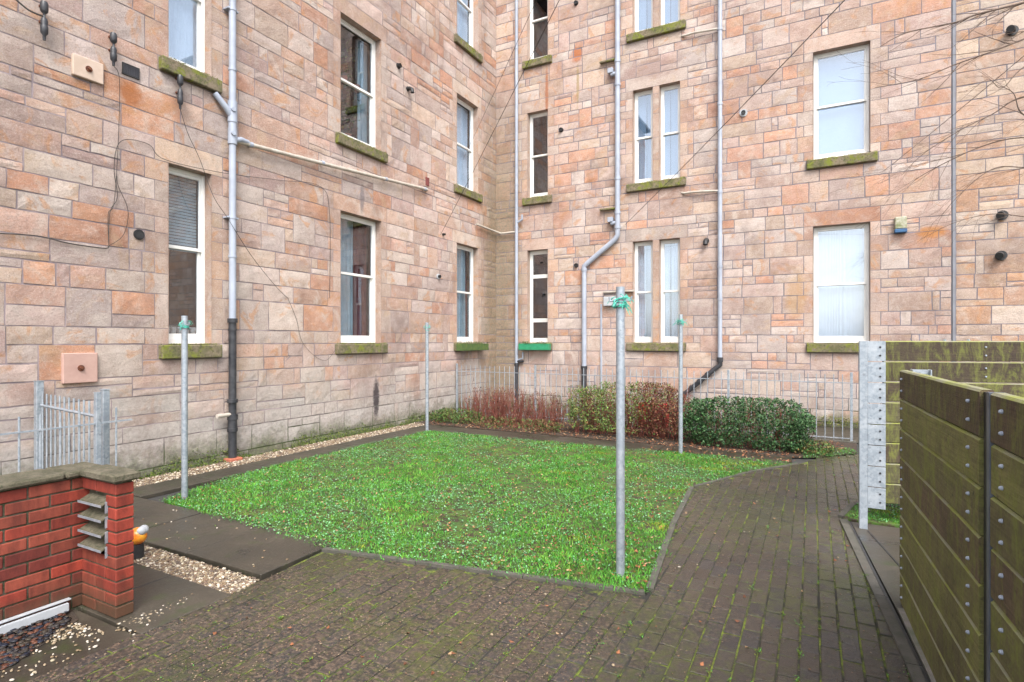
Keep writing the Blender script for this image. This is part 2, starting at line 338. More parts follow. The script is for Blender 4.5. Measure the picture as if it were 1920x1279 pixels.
def copy_tree(o, loc=None, parent=None, rz=None):
    c = o.copy(); S.collection.objects.link(c); WLOC[c.name] = WLOC[o.name]
    if parent is not None: c.parent = parent
    if loc is not None: c.location = loc
    if rz is not None: c.rotation_euler.z = rz
    for ch in list(o.children): copy_tree(ch, parent=c)
    return c
FW, RT = Vector((-.4715, .8819, 0)), Vector((.8819, .4715, 0))
def ray(px, py):
    return FW+RT*((px-960)/1056)+Vector((0, 0, -(py-640)/1056))
def onL(px, py, off=0.0):          # a point on (or off m in front of) the left wall
    v = ray(px, py); return CAM+v*((off-CAM.x)/v.x)
def onB(px, py, off=0.0):
    v = ray(px, py); return CAM+v*((-off-CAM.y)/v.y)
def onG(px, py, z=0.0):
    v = ray(px, py); return CAM+v*((z-CAM.z)/v.z)
def at(px, py, t): return CAM+ray(px, py)*t

# ================================================================ GROUND
tag(MB().box(-30, 45, -50, 30, -.5, -.03).build('ground', M['asphalt']), kind='structure')
def inside(p, poly):
    c = False; n = len(poly)
    for i in range(n):
        x0, y0 = poly[i]; x1, y1 = poly[(i+1) % n]
        if (y0 > p[1]) != (y1 > p[1]) and p[0] < (x1-x0)*(p[1]-y0)/(y1-y0)+x0: c = not c
    return c
def inside_np(P, poly):
    c = np.zeros(len(P), bool); n = len(poly)
    for i in range(n):
        x0, y0 = poly[i]; x1, y1 = poly[(i+1) % n]
        if y0 == y1: continue
        k = ((y0 > P[:, 1]) != (y1 > P[:, 1])) & (P[:, 0] < (x1-x0)*(P[:, 1]-y0)/(y1-y0)+x0); c ^= k
    return c
LAWN = [(1.32, -9.36), (3.82, -9.53), (6.36, -9.10), (6.20, -7.6), (6.10, -6.12), (6.62, -4.95), (7.15, -4.16), (4.3, -4.22), (1.0, -4.30), (.93, -6.5), (.98, -8.3)]
PAVE = [(3.93, -10.42), (3.86, -9.60), (6.38, -9.14), (6.24, -7.6), (6.14, -6.12), (6.66, -4.95), (7.2, -4.12), (7.45, -3.55), (7.95, -3.0), (12, -3.0), (12, -6.2), (7.72, -6.2), (7.60, -6.55), (7.72, -8.0), (7.86, -10.0), (8.1, -13.2), (3.9, -13.2), (3.95, -11.4)]
def sheet(name, poly, z, mat, kind='structure', th=.02):
    n = len(poly); vs = [(x, y, z) for x, y in poly]+[(x, y, z-th) for x, y in poly]
    fs = [tuple(range(n)), tuple(range(2*n-1, n-1, -1))]+[(i, n+i, n+(i+1) % n, (i+1) % n) for i in range(n)]
    a = sum(poly[i][0]*poly[(i+1) % n][1]-poly[(i+1) % n][0]*poly[i][1] for i in range(n))
    if a < 0: fs = [f[::-1] for f in fs]
    b = MB(); b.add(vs, fs); return tag(b.build(name, mat), kind=kind)
sheet('joint_bed', PAVE, -.0045, M['joint'])
# block pavers, laid with their long side towards the tenement
b = MB(); col = 0; x = 3.6
while x < 12:
    y = -13.3+(.1 if col % 2 else 0); 
    while y < -2.9:
        cx, cy = x+.05, y+.1
        if inside((cx, cy), PAVE) and (cx < 9.0):
            t = random.random(); k = random.uniform(.85, 1.12)
            c = [(.056, .048, .042), (.062, .050, .042), (.050, .046, .045), (.066, .055, .044)][int(t*4)]; c = tuple(v*k for v in c)
            z = random.uniform(-.0025, .0025); g = .003+random.uniform(0, .0025)+(.004 if random.random() < .06 else 0); tx, ty = random.uniform(-.002, .002), random.uniform(-.002, .002)
            xa, xb, ya, yb = x+g, x+.1-g, y+g, y+.2-g; e = .004
            vs = [(xa, ya, -.02), (xb, ya, -.02), (xb, yb, -.02), (xa, yb, -.02), (xa, ya, z-.003-tx), (xb, ya, z-.003+tx), (xb, yb, z-.003+ty), (xa, yb, z-.003-ty),
                  (xa+e, ya+e, z-tx), (xb-e, ya+e, z+tx), (xb-e, yb-e, z+ty), (xa+e, yb-e, z-ty)]
            b.add(vs, [(0, 1, 5, 4), (1, 2, 6, 5), (2, 3, 7, 6), (3, 0, 4, 7), (4, 5, 9, 8), (5, 6, 10, 9), (6, 7, 11, 10), (7, 4, 8, 11), (8, 9, 10, 11)], c)
        y += .2
    x += .1; col += 1
tag(b.build('paved_path', M['paver']), kind='structure')
sheet('lawn_ground', LAWN, .006, M['lawn'])
sheet('lawn_ground', [(7.62, -6.65), (8.25, -6.65), (8.4, -5.9), (8.0, -5.75), (7.72, -6.05)], .006, M['lawn'])
# planting bed and the strip along the back
sheet('soil_bed', [(.05, -1.95), (.05, -3.55), (4, -3.62), (7.0, -3.72), (7.45, -3.5), (7.95, -2.9), (8.0, -1.95)], .012, M['soil'])
def slabs(x0, x1, y0, y1, nx, ny, z, b):
    for i in range(nx):
        for j in range(ny):
            xa, xb = x0+(x1-x0)*i/nx, x0+(x1-x0)*(i+1)/nx; ya, yb = y0+(y1-y0)*j/ny, y0+(y1-y0)*(j+1)/ny
            dz = random.uniform(-.003, .003); b.box(xa+.004, xb-.004, ya+.004, yb-.004, -.03, z+dz, bev=.004)
b = MB()
slabs(.47, .94, -9.40, -3.62, 1, 7, .012, b)
slabs(.94, 7.1, -4.24, -3.66, 10, 1, .010, b)
slabs(.3, 3.86, -10.16, -9.42, 4, 1, .016, b)
slabs(2.6, 3.94, -11.02, -10.44, 2, 1, .004, b)
slabs(3.06, 3.93, -13.0, -11.03, 1, 3, -.002, b)
slabs(-.0, 2.55, -13, -10.2, 3, 3, -.004, b)
slabs(.05, 10.5, -1.85, -.02, 9, 1, -.004, b)
tag(b.build('slab_path', M['slab']), kind='structure')
# kerb edging round the lawn and the drain kerb by the timber screen
b = MB()
def strip(b, pts, w, z0, z1):
    for i in range(len(pts)-1):
        p, q = Vector((*pts[i], 0)), Vector((*pts[i+1], 0)); L = (q-p).length; d = (q-p)/L; nn = max(1, round(L/.9)); nrm = Vector((-d.y, d.x, 0))*w/2
        for k in range(nn):
            a, c = p+d*(L*k/nn+.003), p+d*(L*(k+1)/nn-.003)
            vs = [a-nrm, c-nrm, c+nrm, a+nrm]; b.add([(v.x, v.y, z0) for v in vs]+[(v.x, v.y, z1) for v in vs], [(0, 3, 2, 1), (4, 5, 6, 7), (0, 1, 5, 4), (1, 2, 6, 5), (2, 3, 7, 6), (3, 0, 4, 7)])
strip(b, [(3.84, -9.565), (6.37, -9.115)], .05, -.03, .016); strip(b, [(6.385, -9.06), (6.225, -7.6), (6.125, -6.15)], .05, -.03, .018); strip(b, [(6.14, -6.08), (6.65, -4.95), (7.18, -4.14)], .04, -.03, .010)
strip(b, [(7.62, -6.68), (7.83, -9.3), (8.02, -13.2)], .07, -.03, .012)
strip(b, [(7.60, -6.58), (7.74, -6.02), (8.5, -5.8)], .05, -.03, .014)
tag(b.build('kerb', M['kerb']), kind='structure')
sheet('concrete_base', [(7.68, -6.72), (7.89, -9.3), (8.08, -13.2), (10.5, -13.2), (10.5, -6.72)], .004, M['slab'])
sheet('concrete_base', [(7.835, -8.6), (7.875, -9.3), (8.06, -13.2), (8.9, -13.2), (8.6, -8.6)], .018, M['paleconc'])
# stuff scattered by numpy
def tri_leaves(name, P, size, mat, cols, tilt=.5, parent=None, stuff=True, aspect=.6, up=0):
    n = len(P); th = rng.uniform(0, 2*np.pi, n); a = np.c_[np.cos(th), np.sin(th), np.zeros(n)]; bb = np.c_[-np.sin(th), np.cos(th), np.zeros(n)]
    a[:, 2] += rng.normal(0, tilt, n); bb[:, 2] += rng.normal(0, tilt, n)
    a /= np.linalg.norm(a, axis=1)[:, None]; bb /= np.linalg.norm(bb, axis=1)[:, None]
    s = (size*rng.uniform(.6, 1.4, n))[:, None]; nr = np.cross(a, bb)*s*.18
    V = np.stack([P-a*s*.5, P+bb*s*aspect*.5-nr, P+a*s*.5, P-bb*s*aspect*.5-nr], 1).reshape(-1, 3)
    i = np.arange(n)*4; F = np.concatenate([np.c_[i, i+1, i+2], np.c_[i, i+2, i+3]]); F = F.reshape(2, n, 3).transpose(1, 0, 2).reshape(-1, 3)
    return fast(name, V, F, mat, parent, np.repeat(cols, 2, 0))
def pick(n, pal, var=.2):
    pal = np.array(pal); c = pal[rng.integers(0, len(pal), n)]; return c*rng.uniform(1-var, 1+var, (n, 1))
def rand_in(poly, n):
    p = np.array(poly); lo, hi = p.min(0), p.max(0); out = []
    while sum(map(len, out)) < n:
        q = rng.uniform(lo, hi, (n*2, 2)); out.append(q[inside_np(q, poly)])
    return np.concatenate(out)[:n]
def patch(xy, sc, seed):   # cheap smooth value noise
    r = np.random.default_rng(seed); v = 0
    for o in range(4):
        f = sc*1.9**o; a = r.uniform(0, 6.28, 3); v = v+np.sin(xy[:, 0]*f*math.cos(a[0])+xy[:, 1]*f*math.sin(a[0])+a[1])*np.sin(xy[:, 0]*f*math.sin(a[2])-xy[:, 1]*f*math.cos(a[2])+a[0])/1.5**o
    return v
def grow(poly):
    c = np.mean(poly, 0); return [tuple(c+(np.array(p)-c)*1.012) for p in poly]
def grass(polys, n, name, clover, label=None):
    parts = []
    for poly, k in polys: parts.append(rand_in(poly, k))
    xy = np.concatenate(parts); m = len(xy); xy = xy+rng.normal(0, 1, xy.shape)*np.abs(rng.normal(0, .022, (m, 1))); pt = patch(xy, 1.6, 3); keep = rng.uniform(-1.7, .9, m) < pt+.6*patch(xy, 6, 12); xy = xy[keep]; pt = pt[keep]; m = len(xy)
    h = rng.uniform(.014, .038, m)*(1+.25*pt); th = rng.uniform(0, 6.28, m); w = rng.uniform(.0022, .0042, m)
    base = np.c_[xy, np.full(m, .004)]; side = np.c_[np.cos(th), np.sin(th), np.zeros(m)]*w[:, None]; lean = np.c_[rng.normal(0, .6, (m, 2)), np.ones(m)]*h[:, None]; mid = lean*np.array([.35, .35, .6])
    V = np.stack([base-side, base+side, base+mid+side*.8, base+mid-side*.8, base+lean], 1).reshape(-1, 3); i = np.arange(m)*5
    F = np.stack([np.c_[i, i+1, i+2], np.c_[i, i+2, i+3], np.c_[i+3, i+2, i+4]], 1).reshape(-1, 3)
    c = pick(m, [(.065, .25, .028), (.10, .31, .04), (.045, .18, .02), (.14, .28, .03)], .25); yl = (patch(xy, 2.7, 9) > .75)[:, None]; c = np.where(yl, c*np.array([1.9, 1.0, .6]), c); c = c*(1+.22*patch(xy, 4.3, 31))[:, None]
    tag(fast(name, V, F, M['leaf'], None, np.repeat(c, 3, 0)), kind='stuff', label=label)
    q = np.concatenate([rand_in(p, int(k*clover)) for p, k in polys]); pt = patch(q, 1.9, 5); q = q[rng.uniform(-1.2, 1.0, len(q)) < pt+.6*patch(q, 6.5, 44)]
    z = rng.uniform(.008, .034, len(q)); c = pick(len(q), [(.12, .32, .12), (.17, .38, .18), (.08, .24, .07), (.19, .34, .19), (.05, .17, .04), (.10, .19, .04), (.05, .10, .03)], .25)
    tag(tri_leaves('clover', np.c_[q, z], .018, M['leaf'], c*.95, .45, aspect=.8), kind='stuff', label='small pale clover and daisy leaves through the lawn' if label else None)
grass([(grow(LAWN), 150000)], 0, 'grass', .36, 'short bright green grass of the lawn')
grass([([(7.66, -6.6), (8.25, -6.6), (8.4, -5.9), (8.0, -5.8), (7.76, -6.05)], 2500), ([(7.2, -3.75), (7.5, -3.5), (7.95, -2.95), (7.9, -2.5), (7.3, -2.9)], 1800)], 0, 'grass', .5, 'small mossy grass patches beside the path and the steel post')
# fallen leaves
def leaves(poly_n, name, label, size=.03, z=.03):
    P = np.concatenate([np.c_[rand_in(p, k), np.full(k, zz)+rng.uniform(0, .01, k)] for p, k, zz in poly_n])
    c = pick(len(P), [(.20, .07, .03), (.13, .055, .03), (.28, .11, .05), (.09, .05, .03), (.35, .22, .12)], .3)
    return tag(tri_leaves(name, P, size, M['leaf'], c, .3, aspect=.7), kind='stuff', label=label)
leaves([(LAWN, 3200, .026), ([(5.2, -9.3), (6.35, -9.1), (6.25, -8.0), (5.4, -8.2)], 130, .03)], 'fallen_leaves', 'brown fallen leaves caught in the grass', .024)
leaves([(PAVE, 260, .006)], 'fallen_leaves', 'reddish leaf scraps on the block paving', .026)
leaves([([(.3, -3.6), (7.0, -3.75), (7.8, -2.9), (7.8, -2.0), (.3, -2.0)], 3600, .02), ([(5.0, -4.2), (7.1, -4.2), (7.3, -3.5), (5.0, -3.6)], 260, .018)], 'fallen_leaves', 'litter of fallen leaves over the planting bed', .032)
# moss tufts / weeds in paving
def weeds():
    P = []; C = []
    for k in range(330):
        c = rand_in(PAVE, 1)[0]; c[0] = round(c[0]*10)/10; m = random.randint(5, 22); sp = random.choice([.006, .015, .03])
        P.append(np.c_[rng.normal(c[0], sp*.6, m), rng.normal(c[1], sp*1.6, m), rng.uniform(.004, .02, m)]); C.append(pick(m, [(.07, .15, .02), (.11, .14, .015), (.08, .24, .04), (.14, .16, .02), (.05, .08, .015)]))
    tag(tri_leaves('weeds', np.concatenate(P), .012, M['leaf'], np.concatenate(C), .5), kind='stuff', label='tiny weeds and moss tufts in the paving joints')
weeds()
# pebbles
ICO = []
def ico():
    t = (1+5**.5)/2; v = np.array([(-1, t, 0), (1, t, 0), (-1, -t, 0), (1, -t, 0), (0, -1, t), (0, 1, t), (0, -1, -t), (0, 1, -t), (t, 0, -1), (t, 0, 1), (-t, 0, -1), (-t, 0, 1)])/1.9
    f = np.array([(0, 11, 5), (0, 5, 1), (0, 1, 7), (0, 7, 10), (0, 10, 11), (1, 5, 9), (5, 11, 4), (11, 10, 2), (10, 7, 6), (7, 1, 8), (3, 9, 4), (3, 4, 2), (3, 2, 6), (3, 6, 8), (3, 8, 9), (4, 9, 5), (2, 4, 11), (6, 2, 10), (8, 6, 7), (9, 8, 1)]); return v, f
IV, IF = ico()
def pebbles(name, P, size, pal, label, flat=.6, mat='pebble'):
    n = len(P); s = size*rng.uniform(.6, 1.5, (n, 1, 1))*np.stack([rng.uniform(.8, 1.4, n), rng.uniform(.7, 1.1, n), np.full(n, flat)], 1)[:, None, :]
    th = rng.uniform(0, 6.28, n); V = IV[None]*s*rng.uniform(.8, 1.2, (n, 12, 1)); c, sn = np.cos(th)[:, None], np.sin(th)[:, None]
    X = V[:, :, 0]*c-V[:, :, 1]*sn; Y = V[:, :, 0]*sn+V[:, :, 1]*c; V = np.stack([X, Y, V[:, :, 2]], 2)+P[:, None, :]
    F = (IF[None]+(np.arange(n)*12)[:, None, None]).reshape(-1, 3)
    return tag(fast(name, V.reshape(-1, 3), F, M[mat], None, np.repeat(pick(n, pal, .2), 20, 0), smooth=True), kind='stuff', label=label)
GP = [(.26, .20, .13), (.21, .15, .09), (.31, .26, .18), (.18, .12, .08), (.17, .13, .10), (.50, .44, .35), (.12, .09, .07)]
q = rand_in([(.03, -9.6), (.45, -9.6), (.45, -3.7), (.1, -3.3)], 12500); zz = rng.uniform(-.012, .008, len(q))
pebbles('gravel', np.c_[q, zz], .012, GP, 'strip of pale yellow gravel along the foot of the tenement wall')
q = rand_in([(2.0, -10.42), (3.9, -10.44), (3.87, -10.18), (2.0, -10.18)], 5200); q2 = rand_in([(3.3, -10.6), (3.98, -10.52), (3.9, -10.2), (3.3, -10.2)], 500); q = np.concatenate([q, q2])
pebbles('gravel', np.c_[q, rng.uniform(-.022, -.004, len(q))], .010, GP, 'bed of pale gravel between the raised slabs and the lower slabs')
q = np.concatenate([rand_in([(3.15, -11.15), (3.75, -11.10), (3.55, -11.35), (3.2, -11.3)], 170), rand_in([(3.05, -12.2), (3.95, -12.3), (3.85, -11.0), (3.2, -11.2)], 420), rand_in([(3.66, -11.05), (3.95, -11.05), (3.8, -10.7), (3.7, -10.5)], 60), rand_in([(1.0, -10.1), (3.8, -10.1), (3.8, -9.5), (.6, -9.5)], 40), rand_in(PAVE, 90)])
zz = np.full(len(q), .004); zz[650:690] = .02
pebbles('gravel', np.c_[q, zz], .0075, GP[:3]+[(.46, .41, .34)], 'loose pale pebbles scattered over the dark slabs')
q = np.concatenate([rand_in([(3.9, -12.6), (6.6, -12.6), (6.3, -9.3), (3.9, -9.7)], 9000), rand_in(PAVE, 4200)]); q = q[patch(q, 3.1, 77) > rng.uniform(-1.5, 1.2, len(q))]
pebbles('grit', np.c_[q, np.full(len(q), .002)], .0042, [(.19, .12, .08), (.13, .08, .055), (.24, .18, .12), (.08, .055, .04), (.07, .08, .02)], 'brown grit and leaf crumbs over the block paving', .4)
q = rand_in([(3.26, -12.6), (3.75, -12.6), (3.66, -11.5), (3.42, -11.15), (3.26, -11.1)], 3600); d = np.clip((3.76-q[:, 0])/.5, 0, 1)
pebbles('leaf_mulch', np.c_[q, rng.uniform(-.004, .03, len(q))*d+.002], .014, [(.02, .02, .025), (.035, .03, .028), (.09, .035, .02), (.05, .04, .03), (.015, .018, .03)], 'dark wet leaf mulch against the foot of the brick wall', .3, 'glossleaf')
sheet('soil_bed', [(3.22, -13), (3.76, -13), (3.66, -11.5), (3.42, -11.1), (3.22, -11.05)], .004, M['soil'])
sheet('gravel_bed', [(.02, -9.62), (.46, -9.62), (.46, -3.6), (.02, -3.2)], -.008, M['soil']); sheet('gravel_bed', [(2.0, -10.44), (3.95, -10.44), (3.88, -10.17), (2.0, -10.17)], -.018, M['soil'])

# ================================================================ TENEMENT
Z0, Z1 = [1.66, 5.35, 8.84], [4.01, 7.52, 11.0]
PAL = [(.52, .37, .31), (.56, .41, .34), (.46, .34, .31), (.54, .36, .27), (.56, .30, .18), (.52, .28, .18), (.52, .35, .28), (.62, .54, .47), (.55, .47, .42), (.50, .43, .40), (.55, .44, .35), (.57, .50, .45), (.46, .38, .35), (.53, .39, .31), (.53, .42, .37), (.50, .40, .36), (.52, .40, .34)]
PALB = [(.48, .35, .29), (.52, .39, .33), (.47, .35, .31), (.52, .34, .26), (.55, .30, .19), (.50, .28, .19), (.60, .53, .48), (.51, .41, .36), (.52, .44, .40), (.48, .42, .39), (.53, .42, .33), (.56, .50, .46), (.50, .37, .29), (.50, .37, .31), (.49, .39, .35)]
PALN = [(.52, .38, .27), (.50, .34, .24), (.56, .45, .34), (.48, .30, .2), (.58, .50, .42), (.46, .36, .29), (.54, .33, .2)]
def courses(H, crit, ch, seed):
    r = random.Random(seed); c = sorted(set([-.1, H]+[round(v, 3) for v in crit if -.1 < v < H])); out = [-.1]
    for a, b_ in zip(c, c[1:]):
        n = max(1, round((b_-a)/ch)); ws = [r.choice([.62, .8, 1.0, 1.15, 1.35]) for _ in range(n)]; t = sum(ws); acc = a
        for w in ws: acc += w/t*(b_-a); out.append(acc)
    return out
def stone_wall(name, u0, u1, H, openings, dressed, P3, mats, pal, parent, seed, Z, dark=1.0, lu=(.22, .78)):
    r = random.Random(seed); nz = len(Z)-1
    blocked = [[] for _ in range(nz)]
    for q in [o[:4] for o in openings]+[x[:4] for x in dressed]:
        for j in range(nz):
            if q[2]-.001 < (Z[j]+Z[j+1])/2 < q[3]+.001: blocked[j].append((q[0], q[1]))
    st = [(a, b_, c, d, col, True) for (a, b_, c, d, col) in dressed]
    drift = [r.uniform(-1, 1) for _ in range(nz+1)]
    for j in range(nz):
        bl = sorted(blocked[j]); free = []; u = u0
        for a, b_ in bl:
            if a-u > .02: free.append((u, a))
            u = max(u, b_)
        if u1-u > .02: free.append((u, u1))
        h = Z[j+1]-Z[j]
        for (fa, fb) in free:
            u = fa
            while u < fb-.001:
                w = r.uniform(*lu)*(1.15 if h > .24 else .9)
                if r.random() < .10: w = r.uniform(.11, .2)
                if fb-u-w < .14: w = fb-u
                if w > 1.0: w = w/2
                e = u+w
                if j+1 < nz and h < .24 and w > .16 and r.random() < .20 and Z[j+2]-Z[j] < .50 and not any(a < e and b_ > u for a, b_ in blocked[j+1]) and fb-e > .0:
                    blocked[j+1].append((u, e)); st.append((u, e, Z[j], Z[j+2], None, False))
                elif h > .24 and r.random() < .24:
                    m = Z[j]+h*r.choice([.36, .5, .64]); st.append((u, e, Z[j], m, None, False))
                    if w > .34 and r.random() < .5: k = u+w*r.uniform(.35, .65); st.append((u, k, m, Z[j+1], None, False)); st.append((k, e, m, Z[j+1], None, False))
                    else: st.append((u, e, m, Z[j+1], None, False))
                else: st.append((u, e, Z[j], Z[j+1], None, False))
                u = e
    V = []; F = []; C = []; MI = []
    for (a, b_, c, d, colr, dr) in st:
        cc = colr or pal[r.randrange(len(pal))]; k = r.uniform(.82, 1.20)*dark; cc = tuple(x*k for x in cc)
        g = .0045 if dr else r.uniform(.0055, .0105); pr = r.uniform(.004, .007) if dr else r.uniform(.005, .014)
        base = len(V)
        V += [P3(a, c, 0), P3(b_, c, 0), P3(b_, d, 0), P3(a, d, 0)]; F.append((base, base+1, base+2, base+3)); C.append((1, 1, 1)); MI.append(1)
        nx = 2 if dr else max(2, min(5, round((b_-a)/.11))); ny = 2 if dr else max(2, min(4, round((d-c)/.09)))
        rg = .0006 if dr else .0034; base = len(V); jx = [0 if dr else r.uniform(-.006, .006) for _ in range(8)]
        for q in range(ny+1):
            for p in range(nx+1):
                fx, fy = p/nx, q/ny; edge = p in (0, nx) or q in (0, ny)
                gx = (g if p == 0 else -g if p == nx else 0); gy = (g if q == 0 else -g if q == ny else 0)
                jj = 0 if dr else r.uniform(-.004, .004) if edge else 0
                V.append(P3(a+(b_-a)*fx+gx+(jj if p in (0, nx) else 0), c+(d-c)*fy+gy+(jj if q in (0, ny) else 0), (pr*.55 if edge else pr)+r.uniform(-rg, rg)))
        for q in range(ny):
            for p in range(nx):
                i0 = base+q*(nx+1)+p; F.append((i0, i0+1, i0+nx+2, i0+nx+1)); C.append(cc); MI.append(0)
        # sides back to the mortar
        ring = [base+p for p in range(nx+1)]+[base+q*(nx+1)+nx for q in range(1, ny+1)]+[base+ny*(nx+1)+p for p in range(nx-1, -1, -1)]+[base+q*(nx+1) for q in range(ny-1, 0, -1)]
        nb = len(V)
        cx, cz_ = (a+b_)/2, (c+d)/2
        for t in ring:
            p3 = Vector(V[t]); V.append(tuple(p3-Vector(P3(0, 0, 1))*0+(Vector(P3(0, 0, -.02))-Vector(P3(0, 0, 0)))))
        L = len(ring)
        for t in range(L): F.append((ring[t], nb+t, nb+(t+1) % L, ring[(t+1) % L])); C.append(cc); MI.append(0)
    for o in openings:           # dressed reveals
        a, b_, c, d = o[:4]; D = -.26; cc = tuple(x*.95 for x in (.50, .38, .31)); base = len(V)
        V += [P3(u, z, e) for e in (.012, D) for (u, z) in ((a, c), (b_, c), (b_, d), (a, d))]
        for k in range(4): F.append((base+k, base+(k+1) % 4, base+4+(k+1) % 4, base+4+k)); C.append(cc); MI.append(0)
    # fix winding so faces look outwards
    o = fast(name, np.array([tuple(v) for v in V]), F, mats, parent, np.array(C), MI)
    return o
PL = lambda u, z, d: (d, u, z)        # left wall: u = world Y
PB = lambda u, z, d: (u, -d, z)       # back wall: u = world X
def surround(a, b_, z0, z1, cols, lint, r, ZC):
    out = [(a-.17, b_+.17, z1, z1+.29, lint)]
    for side in ((-1, a), (1, b_)):
        k = r.random() < .5; zs = [z for z in ZC if z0-.002 < z < z1+.002]
        for za, zb in zip(zs, zs[1:]):
            w = .29 if k else .17; k = not k
            e0, e1 = (side[1]-w, side[1]) if side[0] < 0 else (side[1], side[1]+w)
            out.append((e0, e1, za, zb, r.choice(cols)))
    out.append((a-.13, b_+.13, z0-.20, z0-.0, (.42, .33, .26)))
    return out
building = empty('tenement_building', (0, 0, 0), 'tall pink and orange sandstone tenement turning an inner corner round the lawn', 'building')
rr = random.Random(4)
Lw = [(-8.55, -7.96), (-5.54, -4.48), (-1.86, -.91)]
Bw = [(.93, 1.50), (3.67, 4.13), (4.28, 4.74), (7.37, 8.34)]
DC = [(.52, .40, .33), (.56, .44, .36), (.50, .33, .25), (.54, .46, .40), (.55, .38, .27)]
opL, drL, opB, drB = [], [], [], []; CR = [v for k in range(3) for v in (Z0[k]-.20, Z0[k], Z1[k], Z1[k]+.29)]; ZL = courses(12.0, CR, .27, 31); ZB = courses(12.0, CR, .25, 32); ZN = courses(12.0, [], .25, 33)
for k in range(3):
    for (a, b_) in Lw:
        opL.append((a, b_, Z0[k], Z1[k])); 
        drL += surround(a, b_, Z0[k], Z1[k], DC, [(.52, .40, .30), (.52, .36, .27), (.54, .46, .38)][Lw.index((a, b_))], rr, ZL)
    for i, (a, b_) in enumerate(Bw): opB.append((a, b_, Z0[k], Z1[k]))
    for i, (a, b_) in enumerate([Bw[0], Bw[3]]):
        drB += surround(a, b_, Z0[k], Z1[k], DC, (.52, .25, .14) if (i and k == 0) else (.50, .38, .31), rr, ZB)
    a, b_ = 3.67, 4.74; z0, z1 = Z0[k], Z1[k]
    s = surround(a, b_, z0, z1, DC, (.50, .43, .38), rr, ZB); drB += s
    zs = [z for z in ZB if z0-.002 < z < z1+.002]; zs = zs[::2]+([zs[-1]] if len(zs) % 2 == 0 else []); drB += [(4.13, 4.28, za, zb, (.45, .33, .26)) for za, zb in zip(zs, zs[1:])]
def clean(dr, lo, hi): return [(max(a, lo), min(b_, hi), c, d, e) for a, b_, c, d, e in dr if min(b_, hi)-max(a, lo) > .03]
HT = 12.0
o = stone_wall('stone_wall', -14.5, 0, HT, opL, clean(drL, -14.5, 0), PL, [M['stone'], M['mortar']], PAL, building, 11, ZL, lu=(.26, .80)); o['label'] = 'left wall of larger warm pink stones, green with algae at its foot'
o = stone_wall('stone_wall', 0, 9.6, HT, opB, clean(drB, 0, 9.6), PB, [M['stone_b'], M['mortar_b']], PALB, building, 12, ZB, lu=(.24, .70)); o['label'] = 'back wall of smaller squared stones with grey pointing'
nb = empty('tenement_building', (9.66, 0, 0), 'adjoining tenement of paler rubble stone at the right, seen through bare branches', 'building')
stone_wall('stone_wall', 9.66, 16, HT, [], [], PB, [M['stone_b'], M['mortar_b']], PALN, nb, 15, ZN)
MB().box(9.66, 16, .02, 6, -.1, HT).build('wall_core', M['mortar_b'], nb)
MB().box(9.615, 9.66, -.003, .3, -.1, HT).build('mortar_joint', simple('blue_grey_mortar', (.24, .25, .28), (.20, .20, .22), 5, .9, .4), building)
b = MB(); b.box(-6, -.36, -14.5, 6, HT-.05, HT+.12); b.box(-.36, .3, -14.5, 6, HT-.05, HT+.12, bev=.03); b.box(.3, 9.6, -.3, 6, HT-.05, HT+.12, bev=.03); b.build('roof', M['slate'], building)
MB().box(9.66, 16, -.3, 6, HT, HT+.12, bev=.03).build('roof', M['slate'], nb)

# ---- windows
def P_of(side): return PL if side == 'L' else PB
def wbox(b, side, u0, u1, z0, z1, d0, d1, bev=.004):
    if side == 'L': b.box(d0, d1, u0, u1, z0, z1, bev=bev)
    else: b.box(u0, u1, -d1, -d0, z0, z1, bev=bev)
def frame_ring(b, side, u0, u1, z0, z1, w, d0, d1, wb=None, wt=None):
    wb = wb or w; wt = wt or w
    wbox(b, side, u0, u0+w, z0, z1, d0, d1); wbox(b, side, u1-w, u1, z0, z1, d0, d1)
    wbox(b, side, u0+w, u1-w, z0, z0+wb, d0+.001, d1-.001); wbox(b, side, u0+w, u1-w, z1-wt, z1, d0+.001, d1-.001)
def fold_sheet(name, side, u0, u1, z0, z1, d, mat, parent, amp=.02, per=.07, seed=0, n=60):
    r = random.Random(seed); P3 = P_of(side); V = []; F = []
    ph = r.uniform(0, 6); f1, f2, f3 = r.uniform(5, 9), r.uniform(13, 21), r.uniform(2, 4)
    for i in range(n+1):
        u = u0+(u1-u0)*i/n
        for j in range(5):
            f = j/4; a = amp*(.6+.5*f); dd = d+a*math.sin(2*math.pi*(u-u0)/per+ph+2.6*math.sin((u-u0)*f1+ph+f)+1.7*math.sin((u-u0)*f2+f*.7))*(.6+.5*math.sin((u-u0)*f3*3+ph))
            V.append(P3(u, z1+(z0-z1)*f, dd))
    for i in range(n):
        for j in range(4): q = i*5+j; F.append((q, q+1, q+6, q+5))
    return fast(name, np.array(V), np.array(F), mat, parent, smooth=True)
